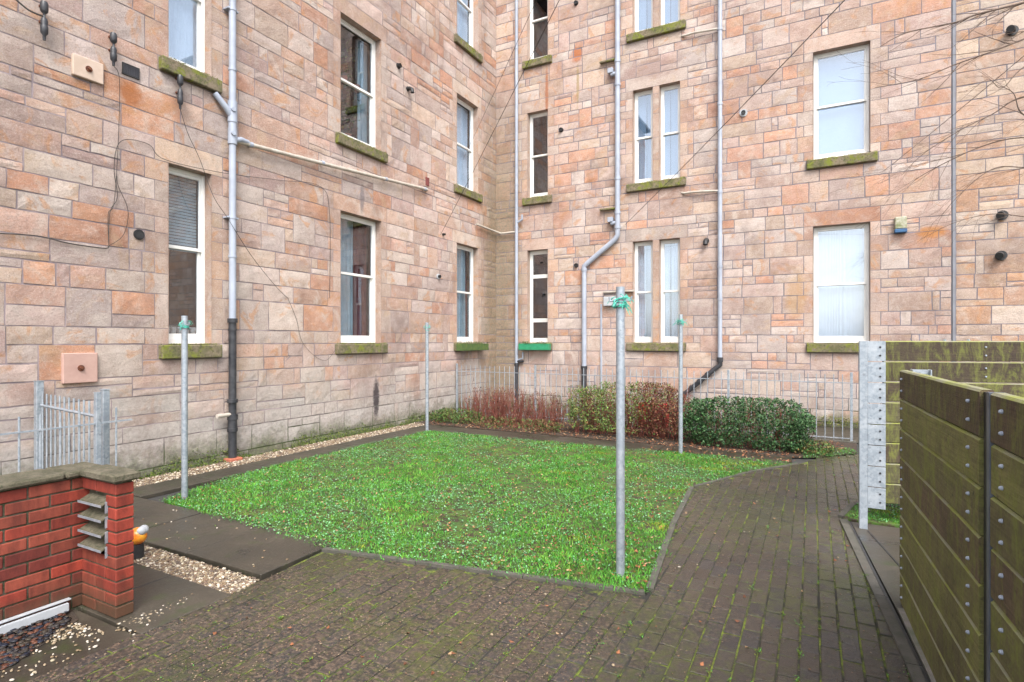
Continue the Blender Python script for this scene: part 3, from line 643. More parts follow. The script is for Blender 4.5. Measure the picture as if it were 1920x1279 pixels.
def window(side, a, b_, z0, z1, kind='sash', fill='dark', glassm='glass', sill=True, meet=.52, seed=0, label=None, sillr=None):
    b = MB(); D = -.13
    wb = .05 if (b_-a) > .8 else .04
    frame_ring(b, side, a+.002, b_-.002, z0+.002, z1-.002, wb, D-.09, D, wb=.07, wt=.05)
    w = b.build('window', M['white'], building)
    if label: w['label'] = label
    zm = z0+(z1-z0)*meet; s = .042
    def sash(zb, zt, d, sb, stp, nm='sash'):
        q = MB(); frame_ring(q, side, a+wb-.004, b_-wb+.004, zb, zt, s, d-.035, d, wb=sb, wt=stp); q.build(nm, M['white'], w)
        p = MB(); wbox(p, side, a+wb+s-.012, b_-wb-s+.012, zb+sb-.012, zt-stp+.012, d-.022, d-.018, bev=0); p.build('pane', M[glassm], w)
    if kind == 'sash':
        sash(zm-.02, z1-.05, D-.012, .045, .04); sash(z0+.07, zm+.02, D-.05, .07, .04)
    else:  # casement: top light, opening light, bottom light
        za, zb_ = z0+(z1-z0)*.24, z0+(z1-z0)*.72
        sash(z0+.07, za, D-.02, .045, .045); sash(za, zb_, D-.012, .05, .05); sash(zb_, z1-.05, D-.02, .045, .045)
    # room behind
    r = MB(); u0, u1 = a-.35, b_+.35; q0, q1, d0, d1 = z0-.1, z1+.1, -1.1, -.235; P3 = P_of(side)
    u0 = max(u0, -99) ; 
    if side == 'L' and b_ > -1.2: u1 = b_+.2
    vs = [P3(u, z, d) for d in (d1, d0) for (u, z) in ((u0, q0), (u1, q0), (u1, q1), (u0, q1))]
    r.add(vs, [(4, 5, 6, 7), (0, 1, 5, 4), (1, 2, 6, 5), (2, 3, 7, 6), (3, 0, 4, 7)]); r.build('room_recess', M['dark'], w)
    ia, ib = a+wb, b_-wb
    if fill == 'net':
        fold_sheet('curtain', side, ia, ib, z0+.05, z1-.05, -.27, M['curtain'], w, .012, .06, seed)
    elif fill == 'blind':
        x = MB(); wbox(x, side, ia, ib, z0+.05, z1-.06, -.29, -.285, 0); x.build('blind', M['blind'], w)  # flat pale blue sheet just behind the panes
    elif fill == 'side':
        c = ia+(ib-ia)*.25; fold_sheet('curtain', side, c, c+(ib-ia)*.38, z0+.02, z1-.05, -.33, M['curtain_dim'], w, .02, .08, seed)
        fold_sheet('curtain', side, ib-(ib-ia)*.25, ib+.1, z0+.02, z1-.05, -.42, M['redcurtain'], w, .02, .08, seed+3)
    elif fill == 'half':
        fold_sheet('curtain', side, ia-.1, ia+(ib-ia)*.84, z0+.02, z1-.05, -.25, M['curtain_dim'], w, .015, .09, seed)
        fold_sheet('curtain', side, ia+(ib-ia)*.7, ib+.1, z0+.02, z1-.05, -.36, M['redcurtain'], w, .02, .09, seed+3)
    elif fill == 'topblind':
        x = MB(); 
        for i in range(24): zz = z1-.08-i*.042; wbox(x, side, ia, ib, zz-.034, zz, -.275, -.268, 0)
        x.build('blind', M['curtain_dim'], w)
        x = MB()
        for i in range(5):
            p = P_of(side)(ia+.08+i*(ib-ia-.1)/4.5, z0+.13, -.24); x.lathe([(.001, 0), (.03, .0), (.038, .07), (.036, .1), (.001, .1)], p, 8)
        x.build('ornament', M['white2'], w)
    elif fill == 'plants':
        X = P_of(side)
        for i, (f, zz) in enumerate([(.15, z0+.08), (.45, z0+.08), (.12, zm+.06), (.36, zm+.03), (.7, zm+.0)]):
            p = X(ia+(ib-ia)*f, zz, -.30); x = MB(); x.lathe([(.001, 0), (.045, 0), (.062, .11), (.068, .11), (.068, .13), (.055, .13)], p, 10); x.build('plant_pot', M['terracotta'], w)
        n = 900; uu = rng.uniform(ia, ia+(ib-ia)*.75, n); zt = rng.uniform(z0+.15, z1-.2, n); dd = rng.uniform(-.5, -.26, n)
        P = np.array([X(u, z, d) for u, z, d in zip(uu, zt, dd)]); tri_leaves('house_plant', P, .055, M['leaf'], pick(n, [(.06, .13, .03), (.12, .18, .05), (.16, .10, .04), (.04, .08, .03)]), .9, w, aspect=.5)
        fold_sheet('curtain', side, ib-(ib-ia)*.22, ib+.05, z0+.02, z1-.05, -.34, M['curtain_dim'], w, .015, .09, seed)
    if sill:
        su0, su1 = sillr or (a-.12, b_+.12)
        s_ = MB(); n = max(4, int((su1-su0)/.07)); V = []; P3 = P_of(side); rs = random.Random(seed+5)
        wbox(s_, side, su0, su1, z0-.19, z0-.012, -.04, .085, .012)
        if side == 'L': s_.box(-.22, .0, a+.003, b_-.003, z0-.19, z0-.002)
        else: s_.box(a+.003, b_-.003, .0, .22, z0-.19, z0-.002)
        so = s_.build('sill', M['sill'], w)
        n = int((su1-su0)*650); uu = rng.uniform(su0, su1, n); wv = np.sin(uu*17+seed)+np.sin(uu*41)*.6; k = rng.uniform(-1.2, 1.2, n) < wv; uu = uu[k]; n = len(uu)
        dd = rng.uniform(0, .09, n); P = np.array([P3(u, z0-.005+rng.uniform(0, .012)-.0 if d < .08 else z0-.02-rng.uniform(0, .07), min(d, .088)) for u, d in zip(uu, dd)])
        tri_leaves('moss', P, .014, M['leaf'], pick(n, [(.16, .20, .02), (.09, .14, .02), (.22, .24, .02)]), .6, so, aspect=.9)['kind'] = 'stuff'
    return w
fL = [['topblind', 'side', 'half'], ['net', 'plants', 'net'], ['dark', 'dark', 'net']]
for k in range(3):
    for i, (a, b_) in enumerate(Lw):
        if k == 2 and i < 2: 
            pass
        window('L', a, b_, Z0[k], Z1[k], 'sash', fL[k][i], 'glass_hi' if (k == 1 and i == 0) else 'glass', meet=[.55, .54, .52][i] if k == 0 else .5, seed=k*7+i)
fB = [['dark', 'net', 'net', 'net'], ['dark', 'blind', 'blind', 'blind'], ['dark', 'blind', 'blind', 'blind']]
for k in range(3):
    for i, (a, b_) in enumerate(Bw):
        kind = 'casement' if (i == 0 and k == 0) else 'sash'
        sr = None; sl = True
        if i == 1: sr = (3.53, 4.87)
        if i == 2: sl = False
        w = window('B', a, b_, Z0[k], Z1[k], kind, fB[k][i], 'glass_hi' if (k and i) else ('glass_mid' if i else 'glass'), sill=sl, meet=.5, seed=50+k*7+i, sillr=sr)

# ================================================================ PIPES AND FITTINGS ON THE WALLS
def collar(b, p, r, h=.05, ax=(0, 0, 1)):
    p = Vector(p); a = Vector(ax).normalized()*h/2; b.tube([p-a, p+a], r, 14)
def bracket(b, side, p, w=.07):
    if side == 'L': b.box(.0, p[0]+.02, p[1]-w, p[1]+w, p[2]-.012, p[2]+.012, bev=.003)
    else: b.box(p[0]-w, p[0]+w, p[1]-.02, 0, p[2]-.012, p[2]+.012, bev=.003)
def pipe_thing(label, segs, loc, group='drainpipes on the tenement walls'):
    t = empty('drainpipe', loc, label, 'drainpipe', group)
    for nm, mt, fn in segs:
        b = MB(); fn(b); smoothed(b.build(nm, M[mt], t))
    return t
o_ = .095
def p1(b):
    x, y = o_, -7.70; b.tube([(x, y, 1.98), (x, y, 11.9)], .048, 16)
    for z in (2.9, 3.45, 5.0+.55, 6.4, 8.2, 10): collar(b, (x, y, z), .056, .035)
def p1j(b):
    x, y = o_, -7.70
    collar(b, (x, y, 4.95), .064, .30); collar(b, (x, y, 4.60), .062, .22); collar(b, (x, y, 4.78), .056, .5)
    b.tube([(x, y, 4.86), (x, y-.10, 4.98), (.04, y-.23, 5.14)], .042, 12); b.tube([(x, y, 4.55), (x, y+.13, 4.60), (x-.02, y+.26, 4.60)], .040, 12)
    b.tube([(x+.03, y-.02, 4.97), (x+.075, y-.03, 4.97)], .03, 10); b.tube([(x+.03, y-.02, 4.63), (x+.075, y-.03, 4.63)], .03, 10)
def p1b(b):
    x, y = o_, -7.70; b.tube([(x, y, .58), (x, y, 2.0)], .052, 16); b.tube([(x, y, .05), (x, y, .60)], .056, 16)
    for z, r, h in ((1.99, .068, .06), (1.86, .060, .03), (.62, .072, .07), (.56, .062, .2), (.44, .07, .05), (.85, .072, .05)): collar(b, (x, y, z), r, h)
def brk(ys, zs):
    def f(b):
        for y, z in zip(ys, zs): bracket(b, 'L', (o_, y, z), .085)
    return f
t = pipe_thing('tall drainpipe grey above and black below beside the leftmost ground floor window', [('upper_pipe', 'greypipe', p1), ('junction', 'greypipe', p1j), ('lower_pipe', 'blackpipe', p1b), ('bracket', 'greypipe', brk([-7.7]*3, [3.45, 6.4, 8.2])),
    ('stub_pipe', 'white2', lambda b: b.tube([(o_, -7.70, .66), (o_+.02, -7.95, .66)], .028, 12)), ('gully_collar', 'terracotta', lambda b: b.box(.02, .19, -7.80, -7.60, -.01, .045, bev=.01))], (o_, -7.7, 0))
a = onL(455, 268, .08); c = onL(801, 356, .08)
w_ = empty('waste_pipe', tuple(a), 'long white waste pipe sloping across the left wall into the drainpipe', 'waste pipe')
b = MB(); b.tube([tuple(a-(c-a).normalized()*.12), tuple(a.lerp(c, .35)-Vector((0, 0, .01))), tuple(c)], .032, 12); b.tube([tuple(c), (0, c.y+.02, c.z)], .03, 12); smoothed(b.build('pipe', M['white2'], w_))
b = MB()
for f in (.03, .34, .7, .98): q = a.lerp(c, f); b = MB(); b.tube([tuple(q-(c-a).normalized()*.03), tuple(q+(c-a).normalized()*.03)], .038, 12); b.box(0, q.x, q.y-.012, q.y+.012, q.z-.012, q.z+.012); b.build('bracket', M['greypipe'], w_)
# back wall pipe 1 by the inner corner
X1, X2, X2b, X3 = .66, 3.33, 2.50, 5.60
def q1(b):
    b.tube([(X1, -o_, 1.12), (X1, -o_, 11.9)], .042, 14)
    for z in (2.0, 3.2, 4.62, 5.7, 7.4, 9.2): collar(b, (X1, -o_, z), .050, .04)
    b.tube([(X1, -o_, 4.72), (X1+.16, -o_, 4.80), (X1+.16, -o_, 4.92)], .026, 10); b.tube([(X1, -o_, 1.20), (X1+.18, -o_, 1.26), (X1+.18, -o_, 1.42)], .022, 10)
def q1b(b):
    b.tube([(X1, -o_, 0), (X1, -o_, 1.14)], .047, 14); collar(b, (X1, -o_, 1.1), .058, .06)
    b.tube([(X1+.03, -o_, 1.18), (X1+.2, -o_, 1.18)], .03, 10)
def q1c(b):
    e = onL(893, 421, .06); b.tube([tuple(e), (.07, -.07, 4.55), (.20, -.07, 4.50), (X1-.03, -o_, 4.50)], .024, 10)
pipe_thing('thin grey drainpipe nearest the inner corner with a branch crossing the corner', [('upper_pipe', 'greypipe', q1), ('lower_pipe', 'blackpipe', q1b), ('branch_pipe', 'white2', q1c)], (X1, -o_, 0))
def q2(b):
    b.tube([(X2, -o_, 4.30), (X2, -o_, 11.9)], .060, 16); b.tube([(X2, -o_, 4.34), (X2, -o_, 4.18), (X2-.06, -o_, 4.08), (X2b+.1, -o_, 3.58), (X2b, -o_, 3.50), (X2b, -o_, 3.35)], .060, 16); b.tube([(X2b, -o_, 1.06), (X2b, -o_, 3.42)], .058, 16)
    for z in (4.36, 4.7, 5.5, 7.7, 8.25, 10): collar(b, (X2, -o_, z), .072, .06)
    collar(b, (X2b, -o_, 3.42), .070, .07); collar(b, (X2b, -o_, 1.9), .064, .05)
    for z in (4.48, 7.98): b.tube([(X2, -o_, z), (X2-.16, -o_, z-.02)], .045, 12); b.box(X2-.23, X2-.10, -.16, -.04, z+.01, z+.13, bev=.01)
def q2b(b): b.tube([(X2b, -o_, 0), (X2b, -o_, 1.08)], .066, 16); collar(b, (X2b, -o_, 1.06), .078, .08)
def q2c(z):
    def f(b): b.box(X2-.44, X2-.07, -.11, -.02, z-.005, z+.04, bev=.01)
    return f
t = pipe_thing('thick grey drainpipe that bends diagonally to the left above the ground floor', [('upper_pipe', 'greypipe', q2), ('lower_pipe', 'blackpipe', q2b), ('ledge', 'sill', q2c(4.80)), ('ledge', 'sill', q2c(8.30))], (X2b, -o_, 0))
def q3(b):
    b.tube([(X3, -o_, 1.26), (X3, -o_, 11.9)], .046, 14)
    for z in (2.6, 3.3, 4.9, 6.8, 8.4, 10): collar(b, (X3, -o_, z), .055, .05)
def q3b(b):
    b.tube([(X3, -o_, 1.34), (X3, -o_, 1.18), (X3-.08, -o_-.01, 1.12), (X3-.75, -o_-.03, .52), (X3-.86, -o_-.03, .30), (X3-.86, -o_-.03, 0)], .052, 14)
    collar(b, (X3, -o_, 1.30), .066, .1)
    for f in (.25, .5, .75): q = Vector((X3-.08, -o_-.01, 1.12)).lerp(Vector((X3-.75, -o_-.03, .52)), f); collar(b, q, .064, .07, (-.67, 0, -.6))
def q3c(zq):
  def f(b):
    for z, zz in (zq,): b.tube([(X3, -o_, z), (X3-.55, -.07, zz), (X3-.75, -.05, zz+.0), (X3-.82, -.0, zz+.03)], .024, 10)
  return f
pipe_thing('straight grey drainpipe right of the paired windows ending in a black diagonal foot', [('upper_pipe', 'greypipe', q3), ('lower_pipe', 'blackpipe', q3b), ('branch_pipe', 'white2', q3c((4.93, 4.98))), ('branch_pipe', 'white2', q3c((8.42, 8.48)))], (X3, -o_, 0))
# conduit below the meter box
mb = onB(1143, 566, .05); x0 = mb.x
t = empty('meter_box', (x0, 0, mb.z), 'pale grey utility box on the back wall behind the front clothes pole', 'utility box')
MB().box(x0-.13, x0+.17, -.13, -.0, mb.z-.11, mb.z+.11, bev=.012).build('box', M['greybox'], t)
MB().box(x0-.15, x0+.60, -.10, .0, mb.z+.21, mb.z+.245, bev=.005).build('top_strip', M['white2'], t)
cx = onB(1127, 640, .03).x
MB().box(cx-.02, cx+.02, -.035, 0, .55, mb.z-.05, bev=.004).build('conduit', M['greypipe'], t)
# pipe outlets
def outlet(side, px, py, label, white=False, r=.045, down=False, le=.07):
    p = onL(px, py, .03) if side == 'L' else onB(px, py, .03); nrm = Vector((1, 0, 0)) if side == 'L' else Vector((0, -1, 0))
    q = Vector((0, p.y, p.z)) if side == 'L' else Vector((p.x, 0, p.z))
    t = empty('vent_pipe', tuple(q), label, 'vent pipe', 'small vent pipes on the walls')
    b = MB(); e = q+nrm*le
    pts = [q-nrm*.02, e] if not down else [q-nrm*.02, q+nrm*.07, q+nrm*.12+Vector((0, 0, -.03)), q+nrm*.13+Vector((0, 0, -.10))]
    n = len(pts); V = [tuple(v) for v in pts]
    b.tube(V, r, 14, cap=False); b.tube([tuple(pts[-1]-(pts[-1]-pts[-2]).normalized()*.02), tuple(pts[-1]-(pts[-1]-pts[-2]).normalized()*.018)], r*.96, 14)
    smoothed(b.build('spout', M['black'], t))
    if True:
        b = MB(); b.tube([tuple(q+nrm*.005), tuple(q+nrm*(.03 if white else .024))], r*(1.75 if white else 1.25), 16); b.build('flange', M['greybox' if white else 'black'], t)
    return t
for a_ in [('L', 262, 440, 'black vent hole left of the leftmost ground floor window', False, .05, False, .03), ('L', 748, 124, 'upper of two small black outlets right of the window full of plants'), ('L', 766, 167, 'lower black outlet with a down bend right of the window full of plants', False, .04, True),
           ('L', 823, 519, 'small black outlet with white flange right of the middle ground floor window', True, .035), ('L', 832, 440, 'tiny black cable outlet high between the two right windows of the left wall', False, .025),
           ('B', 1052, 244, 'black outlet right of the narrow first floor window'), ('B', 1080, 498, 'black outlet left of the elbow of the bent drainpipe'), ('B', 1394, 212, 'round outlet with pale ring right of the straight drainpipe on the first floor', True, .045),
           ('B', 1324, 452, 'black bent outlet between the ground floor paired windows and the straight drainpipe', False, .05, True), ('B', 1080, 6, 'black outlet at the top edge of the view on the back wall')]:
    outlet(*a_)
for i, (px, py) in enumerate([(1900, 55), (1881, 403), (1879, 479)]):
    p = onB(px, py, .08); t = empty('vent_cowl', (p.x, 0, p.z), ['black hooded vent cowl highest on the adjoining tenement', 'upper of two close black vent cowls on the adjoining tenement', 'lowest black vent cowl just above the timber screen'][i], 'vent cowl', 'black vent cowls behind the branches')
    b = MB(); b.tube([(p.x, 0, p.z), (p.x-.03, -.10, p.z), (p.x-.06, -.17, p.z-.02)], .058, 14); b.build('cowl', M['black'], t); b = MB(); b.tube([(p.x, -.01, p.z), (p.x, -.04, p.z)], .085, 16); b.build('flange', M['black'], t)
for z0_, z1_, xx in ((6.75, 7.3, 10.25), (6.0, 6.5, 10.3)):
    pass
# alarm box
p = onB(1689, 424, .08); t = empty('alarm_box', (p.x, 0, p.z), 'mossy cream alarm box with a blue base right of the large ground floor window', 'alarm box')
MB().box(p.x-.095, p.x+.095, -.11, 0, p.z-.06, p.z+.17, bev=.015).build('cover', M['alarm'], t); MB().box(p.x-.10, p.x+.10, -.115, 0, p.z-.13, p.z-.058, bev=.012).build('base', M['blue'], t)
# tie plates and grille on the left wall
for (x_, y_, x2_, y2_, mt, lb) in ((137, 95, 195, 163, 'plate', 'pale cream square plate with a rusty bolt high on the left wall'), (118, 660, 184, 720, 'plate_pink', 'pink square plate with a rusty bolt above the steel gate')):
    A = onL(x_, (y_+y_+8)/2 if mt == 'plate' else y_+3, .05); B_ = onL(x2_, y2_-3, .05); y0, y1 = A.y, B_.y; z1_, z0_ = A.z, B_.z
    t = empty('wall_plate', (0, (y0+y1)/2, (z0_+z1_)/2), lb, 'wall plate')
    MB().box(0, .05, y0, y1, z0_, z1_, bev=.008).build('plate', M[mt], t)
    b = MB(); cy, cz = (y0+y1)/2, (z0_+z1_)/2; b.tube([(.049, cy, cz), (.058, cy, cz)], .035, 12); b.tube([(.057, cy, cz), (.085, cy, cz)], .017, 6); b.build('bolt', M['rust'], t)
A = onL(230, 113, .03); B_ = onL(262, 150, .03)
t = empty('air_grille', (0, (A.y+B_.y)/2, (A.z+B_.z)/2), 'small dark mesh air grille beside the middle insulator', 'air grille')
b = MB(); y0, y1, z0_, z1_ = A.y, B_.y, B_.z, A.z-.02; b.box(0, .03, y0, y1, z0_, z0_+.015); b.box(0, .03, y0, y1, z1_-.015, z1_); b.box(0, .03, y0, y0+.015, z0_+.015, z1_-.015); b.box(0, .03, y1-.015, y1, z0_+.015, z1_-.015); b.build('frame', M['black'], t)
b = MB(); b.box(.010, .022, y0+.015, y1-.015, z0_+.015, z1_-.015)
for k in range(7): yy = y0+.02+(y1-y0-.04)*k/6; b.box(.023, .028, yy-.003, yy+.003, z0_+.015, z1_-.015)
for k in range(5): zz = z0_+.025+(z1_-z0_-.05)*k/4; b.box(.0285, .031, y0+.015, y1-.015, zz-.003, zz+.003)
b.build('mesh', M['slate'], t)
p = onL(802, 341, .02); tag(MB().box(0, .022, p.y-.06, p.y+.06, p.z-.09, p.z+.09, bev=.004).build('air_brick', M['redcurtain'], loc=(0, p.y, p.z)), 'small dark red air brick at the far end of the sloping waste pipe', 'air brick')
# insulators
INS = []
for i, (px, y0p, y1p) in enumerate([(83, 4, 76), (213, 63, 124), (338, 142, 205)]):
    A = onL(px, y0p, .10); B_ = onL(px, y1p, .10); y, z1_, z0_ = (A.y+B_.y)/2, A.z, B_.z; h = z1_-z0_
    t = empty('insulator', (.1, y, z0_), ['black cable insulator at the top left corner of the view', 'black cable insulator between the cream plate and the mesh grille', 'black cable insulator just below the upper left window sill'][i], 'insulator', 'old cable insulators on the left wall')
    b = MB(); b.lathe([(.001, h), (.030, h), (.038, h*.93), (.036, h*.76), (.028, h*.72), (.012, h*.68), (.012, h*.60), (.028, h*.56), (.034, h*.48), (.030, h*.40), (.036, h*.34), (.034, h*.18), (.016, h*.12), (.014, 0), (.001, 0)], (.1, y, z0_), 14); smoothed(b.build('body', M['blackpipe'], t), 50)
    MB().box(0, .1, y-.012, y+.012, z1_-.035, z1_-.012).build('bracket', M['rust'], t); MB().box(0, .09, y-.012, y+.012, z0_+h*.5, z0_+h*.5+.02).build('bracket', M['rust'], t); INS.append(Vector((.1, y, z0_)))
# cables
def smooth_pts(P, n=8):
    P = [Vector(p) for p in P]; out = []
    for i in range(len(P)-1):
        p0, p1_, p2_, p3_ = P[max(i-1, 0)], P[i], P[i+1], P[min(i+2, len(P)-1)]
        for k in range(n):
            t_ = k/n; out.append(.5*((2*p1_)+(p2_-p0)*t_+(2*p0-5*p1_+4*p2_-p3_)*t_*t_+(3*p1_-p0-3*p2_+p3_)*t_**3))
    return out+[P[-1]]
def cable(pts, r, label, mat='wire', nm='cable'):
    b = MB(); b.tube([tuple(p) for p in pts], r*.66, 6); o = b.build(nm, M[mat], loc=tuple(pts[0])); tag(o, label, nm.replace('_', ' ')); return o
def sag(a, c, s, n=24): return [Vector(a).lerp(Vector(c), k/n)-Vector((0, 0, s*4*(k/n)*(1-k/n))) for k in range(n+1)]
def span(wallpt, px, py, t, s, ext=1.6):
    e = at(px, py, t); w = Vector(wallpt); e2 = w+(e-w)*ext; return sag(w, e2, s)
cable(span(onL(826, 441, .05), 1045, 0, 6.0, .05), .006, 'overhead black cable from between the left wall windows up past the corner drainpipe', nm='overhead_cable')
cable(span(onL(868, 300, .05), 1003, 0, 6.0, .04), .0045, 'thinner overhead cable left of the thick one near the corner', nm='overhead_cable')
cable(span(onB(1172, 422, .05), 1574, 0, 5.5, .06), .007, 'long straight overhead cable from above the paired windows to the top of the view', nm='overhead_cable')
cable(span(onB(1655, 322, .05), 1925, 92, 5.5, .05), .005, 'faint overhead cable rising to the right edge among the branches', nm='overhead_cable')
cable(smooth_pts([INS[2]+Vector((0, 0, 0)), onL(352, 250, .10), onL(375, 300, .12), onL(400, 368, .16), onL(427, 410, .17), onL(470, 478, .10), onL(515, 535, .05), onL(540, 560, .02)]), .006, 'slack cable hanging from the insulator under the sill across the drainpipe')
cable(smooth_pts([onL(540, 560, .02), onL(556, 600, .025), onL(566, 640, .03), onL(590, 668, .03), onL(612, 676, .03), onL(630, 655, .03)]), .004, 'thin loose wire looping below the slack cable towards the middle window sill')
cable(smooth_pts([onL(-25, 437, .03), onL(70, 443, .03), onL(130, 457, .03), onL(195, 466, .03), onL(204, 462, .03)]), .011, 'thick cable running in from the left edge along the wall')
cable(smooth_pts([onL(213, 124, .10), onL(224, 150, .06), onL(222, 260, .03), onL(214, 380, .03), onL(203, 402, .03), onL(204, 462, .03)]), .005, 'thin wire dropping straight from the middle insulator')
cable(smooth_pts([onL(204, 462, .03), onL(206, 400, .03), onL(220, 370, .03), onL(214, 320, .03), onL(220, 275, .035), onL(240, 262, .035), onL(280, 272, .03), onL(310, 300, .03), onL(420, 325, .03), onL(520, 338, .03), onL(600, 350, .03), onL(618, 400, .03), onL(618, 560, .025)]), .006, 'looped cable rising from the thick one and running over the window towards the right')
cable(smooth_pts([onL(204, 462, .03), onL(232, 440, .03), onL(240, 395, .03), onL(222, 350, .035), onL(219, 330, .035)]), .005, 'small slack loop of cable beside the thin dropping wire')
cable(smooth_pts([onL(30, 0, .06), onL(55, 20, .09), onL(83, 32, .10)]), .014, 'short fat black cable end at the top left insulator')
# planters on the two sills
for side, u0, u1, mt, lb in (('L', -2.0, -.78, 'mossbox', 'mossy dark green planter trough on the sill left of the corner'), ('B', .79, 1.62, 'greenbox', 'bright green planter trough on the sill right of the corner')):
    P3 = P_of(side); zz = 1.475; t = empty('window_box', P3((u0+u1)/2, zz, .1), lb, 'window box', 'green window boxes')
    b = MB(); d0_, d1_ = .088, .24
    wbox(b, side, u0, u1, zz, zz+.012, d0_, d1_, .002); wbox(b, side, u0, u1, zz+.0125, zz+.16, d1_-.012, d1_, .003); wbox(b, side, u0, u1, zz+.0125, zz+.16, d0_, d0_+.012, .003)
    wbox(b, side, u0, u0+.012, zz+.0125, zz+.16, d0_+.0125, d1_-.0125, .003); wbox(b, side, u1-.012, u1, zz+.0125, zz+.16, d0_+.0125, d1_-.0125, .003); b.build('trough', M[mt], t)
    b = MB(); wbox(b, side, u0+.013, u1-.013, zz+.013, zz+.14, d0_+.013, d1_-.013, 0); b.build('compost', M['soil'], t)
    n = 420; uu = rng.uniform(u0, u1, n); dd = rng.uniform(d0_, d1_+.01, n); hh = zz+.14+rng.uniform(0, .05, n)*(1+np.sin(uu*15)*.7)
    tri_leaves('plant', np.array([P3(u, z, d) for u, z, d in zip(uu, hh, dd)]), .03, M['leaf'], pick(n, [(.05, .11, .03), (.09, .14, .03), (.10, .06, .03), (.04, .07, .03)]), .7, t)['kind'] = 'stuff'

# ================================================================ CLOTHES POLES
def pole(x, y, h, label, tw, seed):
    r = random.Random(seed); t = empty('clothes_pole', (x, y, 0), label, 'clothes pole', 'galvanised clothes poles round the lawn')
    b = MB(); R = .031; b.tube([(x, y, -.05), (x, y, h)], R, 20, cap=False); b.tube([(x, y, h), (x, y, h-.06)], R*.86, 20, cap=False); b.tube([(x, y, h-.061), (x, y, h-.06)], R*.88, 20)
    vs = []; fs = []
    for k in range(20):
        for q in (R, R*.86): a = 2*math.pi*k/20; vs.append((x+q*math.cos(a), y+q*math.sin(a), h))
    fs = [(2*k, 2*((k+1) % 20), 2*((k+1) % 20)+1, 2*k+1) for k in range(20)]; b.add(vs, fs); smoothed(b.build('post', M['galv'], t))
    b = MB(); hz = h-.10; b.tube([(x-.075, y-.0, hz), (x+.075, y+.0, hz)], .007, 8); b.tube([(x, y-.07, hz-.03), (x, y+.07, hz-.03)], .007, 8)
    for s_ in (-1, 1): b.tube([(x+s_*.075, y, hz), (x+s_*.085, y, hz+.03)], .007, 8)
    b.build('hook', M['galv'], t)
    if tw:
        b = MB()
        for k in range(tw):
            z = h-.11+r.uniform(-.035, .03); pts = []
            ph = r.uniform(0, 6); tl = r.uniform(-.02, .02)
            for j in range(13): a = ph+j*.5; rr_ = R+.006+r.uniform(0, .014); pts.append((x+rr_*math.cos(a), y+rr_*math.sin(a), z+tl*math.cos(a)+r.uniform(-.004, .004)))
            b.tube(pts, .0035, 5)
        for k in range(tw*2):
            a = r.uniform(0, 6.28); p = Vector((x+(R+.006)*math.cos(a), y+(R+.006)*math.sin(a), h-.10+r.uniform(-.03, .05))); pts = [p]
            d = Vector((math.cos(a), math.sin(a), r.uniform(-.6, .8))); L = r.uniform(.02, .055)
            for j in range(5): d = d+Vector((r.uniform(-.5, .5), r.uniform(-.5, .5), -.45)); p = p+d.normalized()*L*.4; pts.append(p)
            b.tube([tuple(v) for v in pts], .0028, 5)
        b.build('twine', M['twine'], t)
    return t
pole(1.42, -9.21, 1.97, 'clothes pole at the left corner of the lawn in front of the leftmost window', 4, 1)
pole(.93, -4.25, 2.05, 'thin-looking clothes pole at the far left corner of the lawn', 3, 2)
pole(6.14, -8.93, 2.09, 'nearest clothes pole with a tangle of green twine at its top', 12, 3)
pole(5.61, -4.22, 2.10, 'clothes pole at the far right of the lawn in front of the hedge', 7, 4)

# ================================================================ STEEL RAILINGS
def railing(pts_posts, label, h=1.17, hp=1.14, railz=1.0, sp=.125, bottom=.07, group=None, last=True):
    t = empty('railing_fence', (*pts_posts[0], 0), label, 'railing', group)
    for x, y in (pts_posts if last else pts_posts[:-1]):
        b = MB(); b.box(x-.02, x+.02, y-.02, y+.02, 0, h, bev=.003); b.box(x-.022, x+.022, y-.022, y+.022, h, h+.006); b.build('post', M['galv'], t)
    for i in range(len(pts_posts)-1):
        p, q = Vector((*pts_posts[i], 0)), Vector((*pts_posts[i+1], 0)); L = (q-p).length; d = (q-p)/L; nrm = Vector((-d.y, d.x, 0))
        for z in (bottom, railz):
            b = MB(); a, c = p+d*.021, q-d*.021; w = nrm*.014; vs = [a-w, c-w, c+w, a+w]; b.add([(v.x, v.y, z-.006) for v in vs]+[(v.x, v.y, z+.006) for v in vs], [(0, 3, 2, 1), (4, 5, 6, 7), (0, 1, 5, 4), (1, 2, 6, 5), (2, 3, 7, 6), (3, 0, 4, 7)]); b.build('rail', M['galv'], t)
        n = round(L/sp)
        for k in range(1, n): c = p+d*(L*k/n); b = MB(); b.tube([(c.x, c.y, bottom-.03), (c.x, c.y, hp)], .008, 8); b.build('picket', M['galv'], t)
    return t
railing([(.06, -1.93), (2.08, -1.93), (4.05, -1.93), (6.0, -1.93), (7.93, -1.93)], 'long low galvanised railing behind the shrubs along the back wall', sp=.125)
tag(MB().box(-.0, 8.0, -1.99, -1.87, -.02, .035, bev=.01).build('railing_plinth', M['kerb'], loc=(4, -1.93, 0)), kind='structure')
railing([(2.0, -12.6), (2.0, -10.32), (2.0, -10.03)], 'low galvanised railing behind the brick wall at the left edge', h=1.26, hp=1.12, railz=1.0, sp=.135, last=False)
g = empty('steel_gate', (.1, -9.97, 0), 'galvanised steel gate between the left wall and the low railing', 'gate')
for nm, (x, y), w_ in (('post', (.10, -9.97), .033), ('post', (1.87, -10.20), .027)):
    b = MB(); b.box(x-w_, x+w_, y-w_, y+w_, 0, 1.27, bev=.004); b.box(x-w_-.003, x+w_+.003, y-w_-.003, y+w_+.003, 1.27, 1.277); b.build(nm, M['galv'], g)
A, B_ = Vector((.15, -9.975, 0)), Vector((1.82, -10.19, 0)); d = (B_-A); 
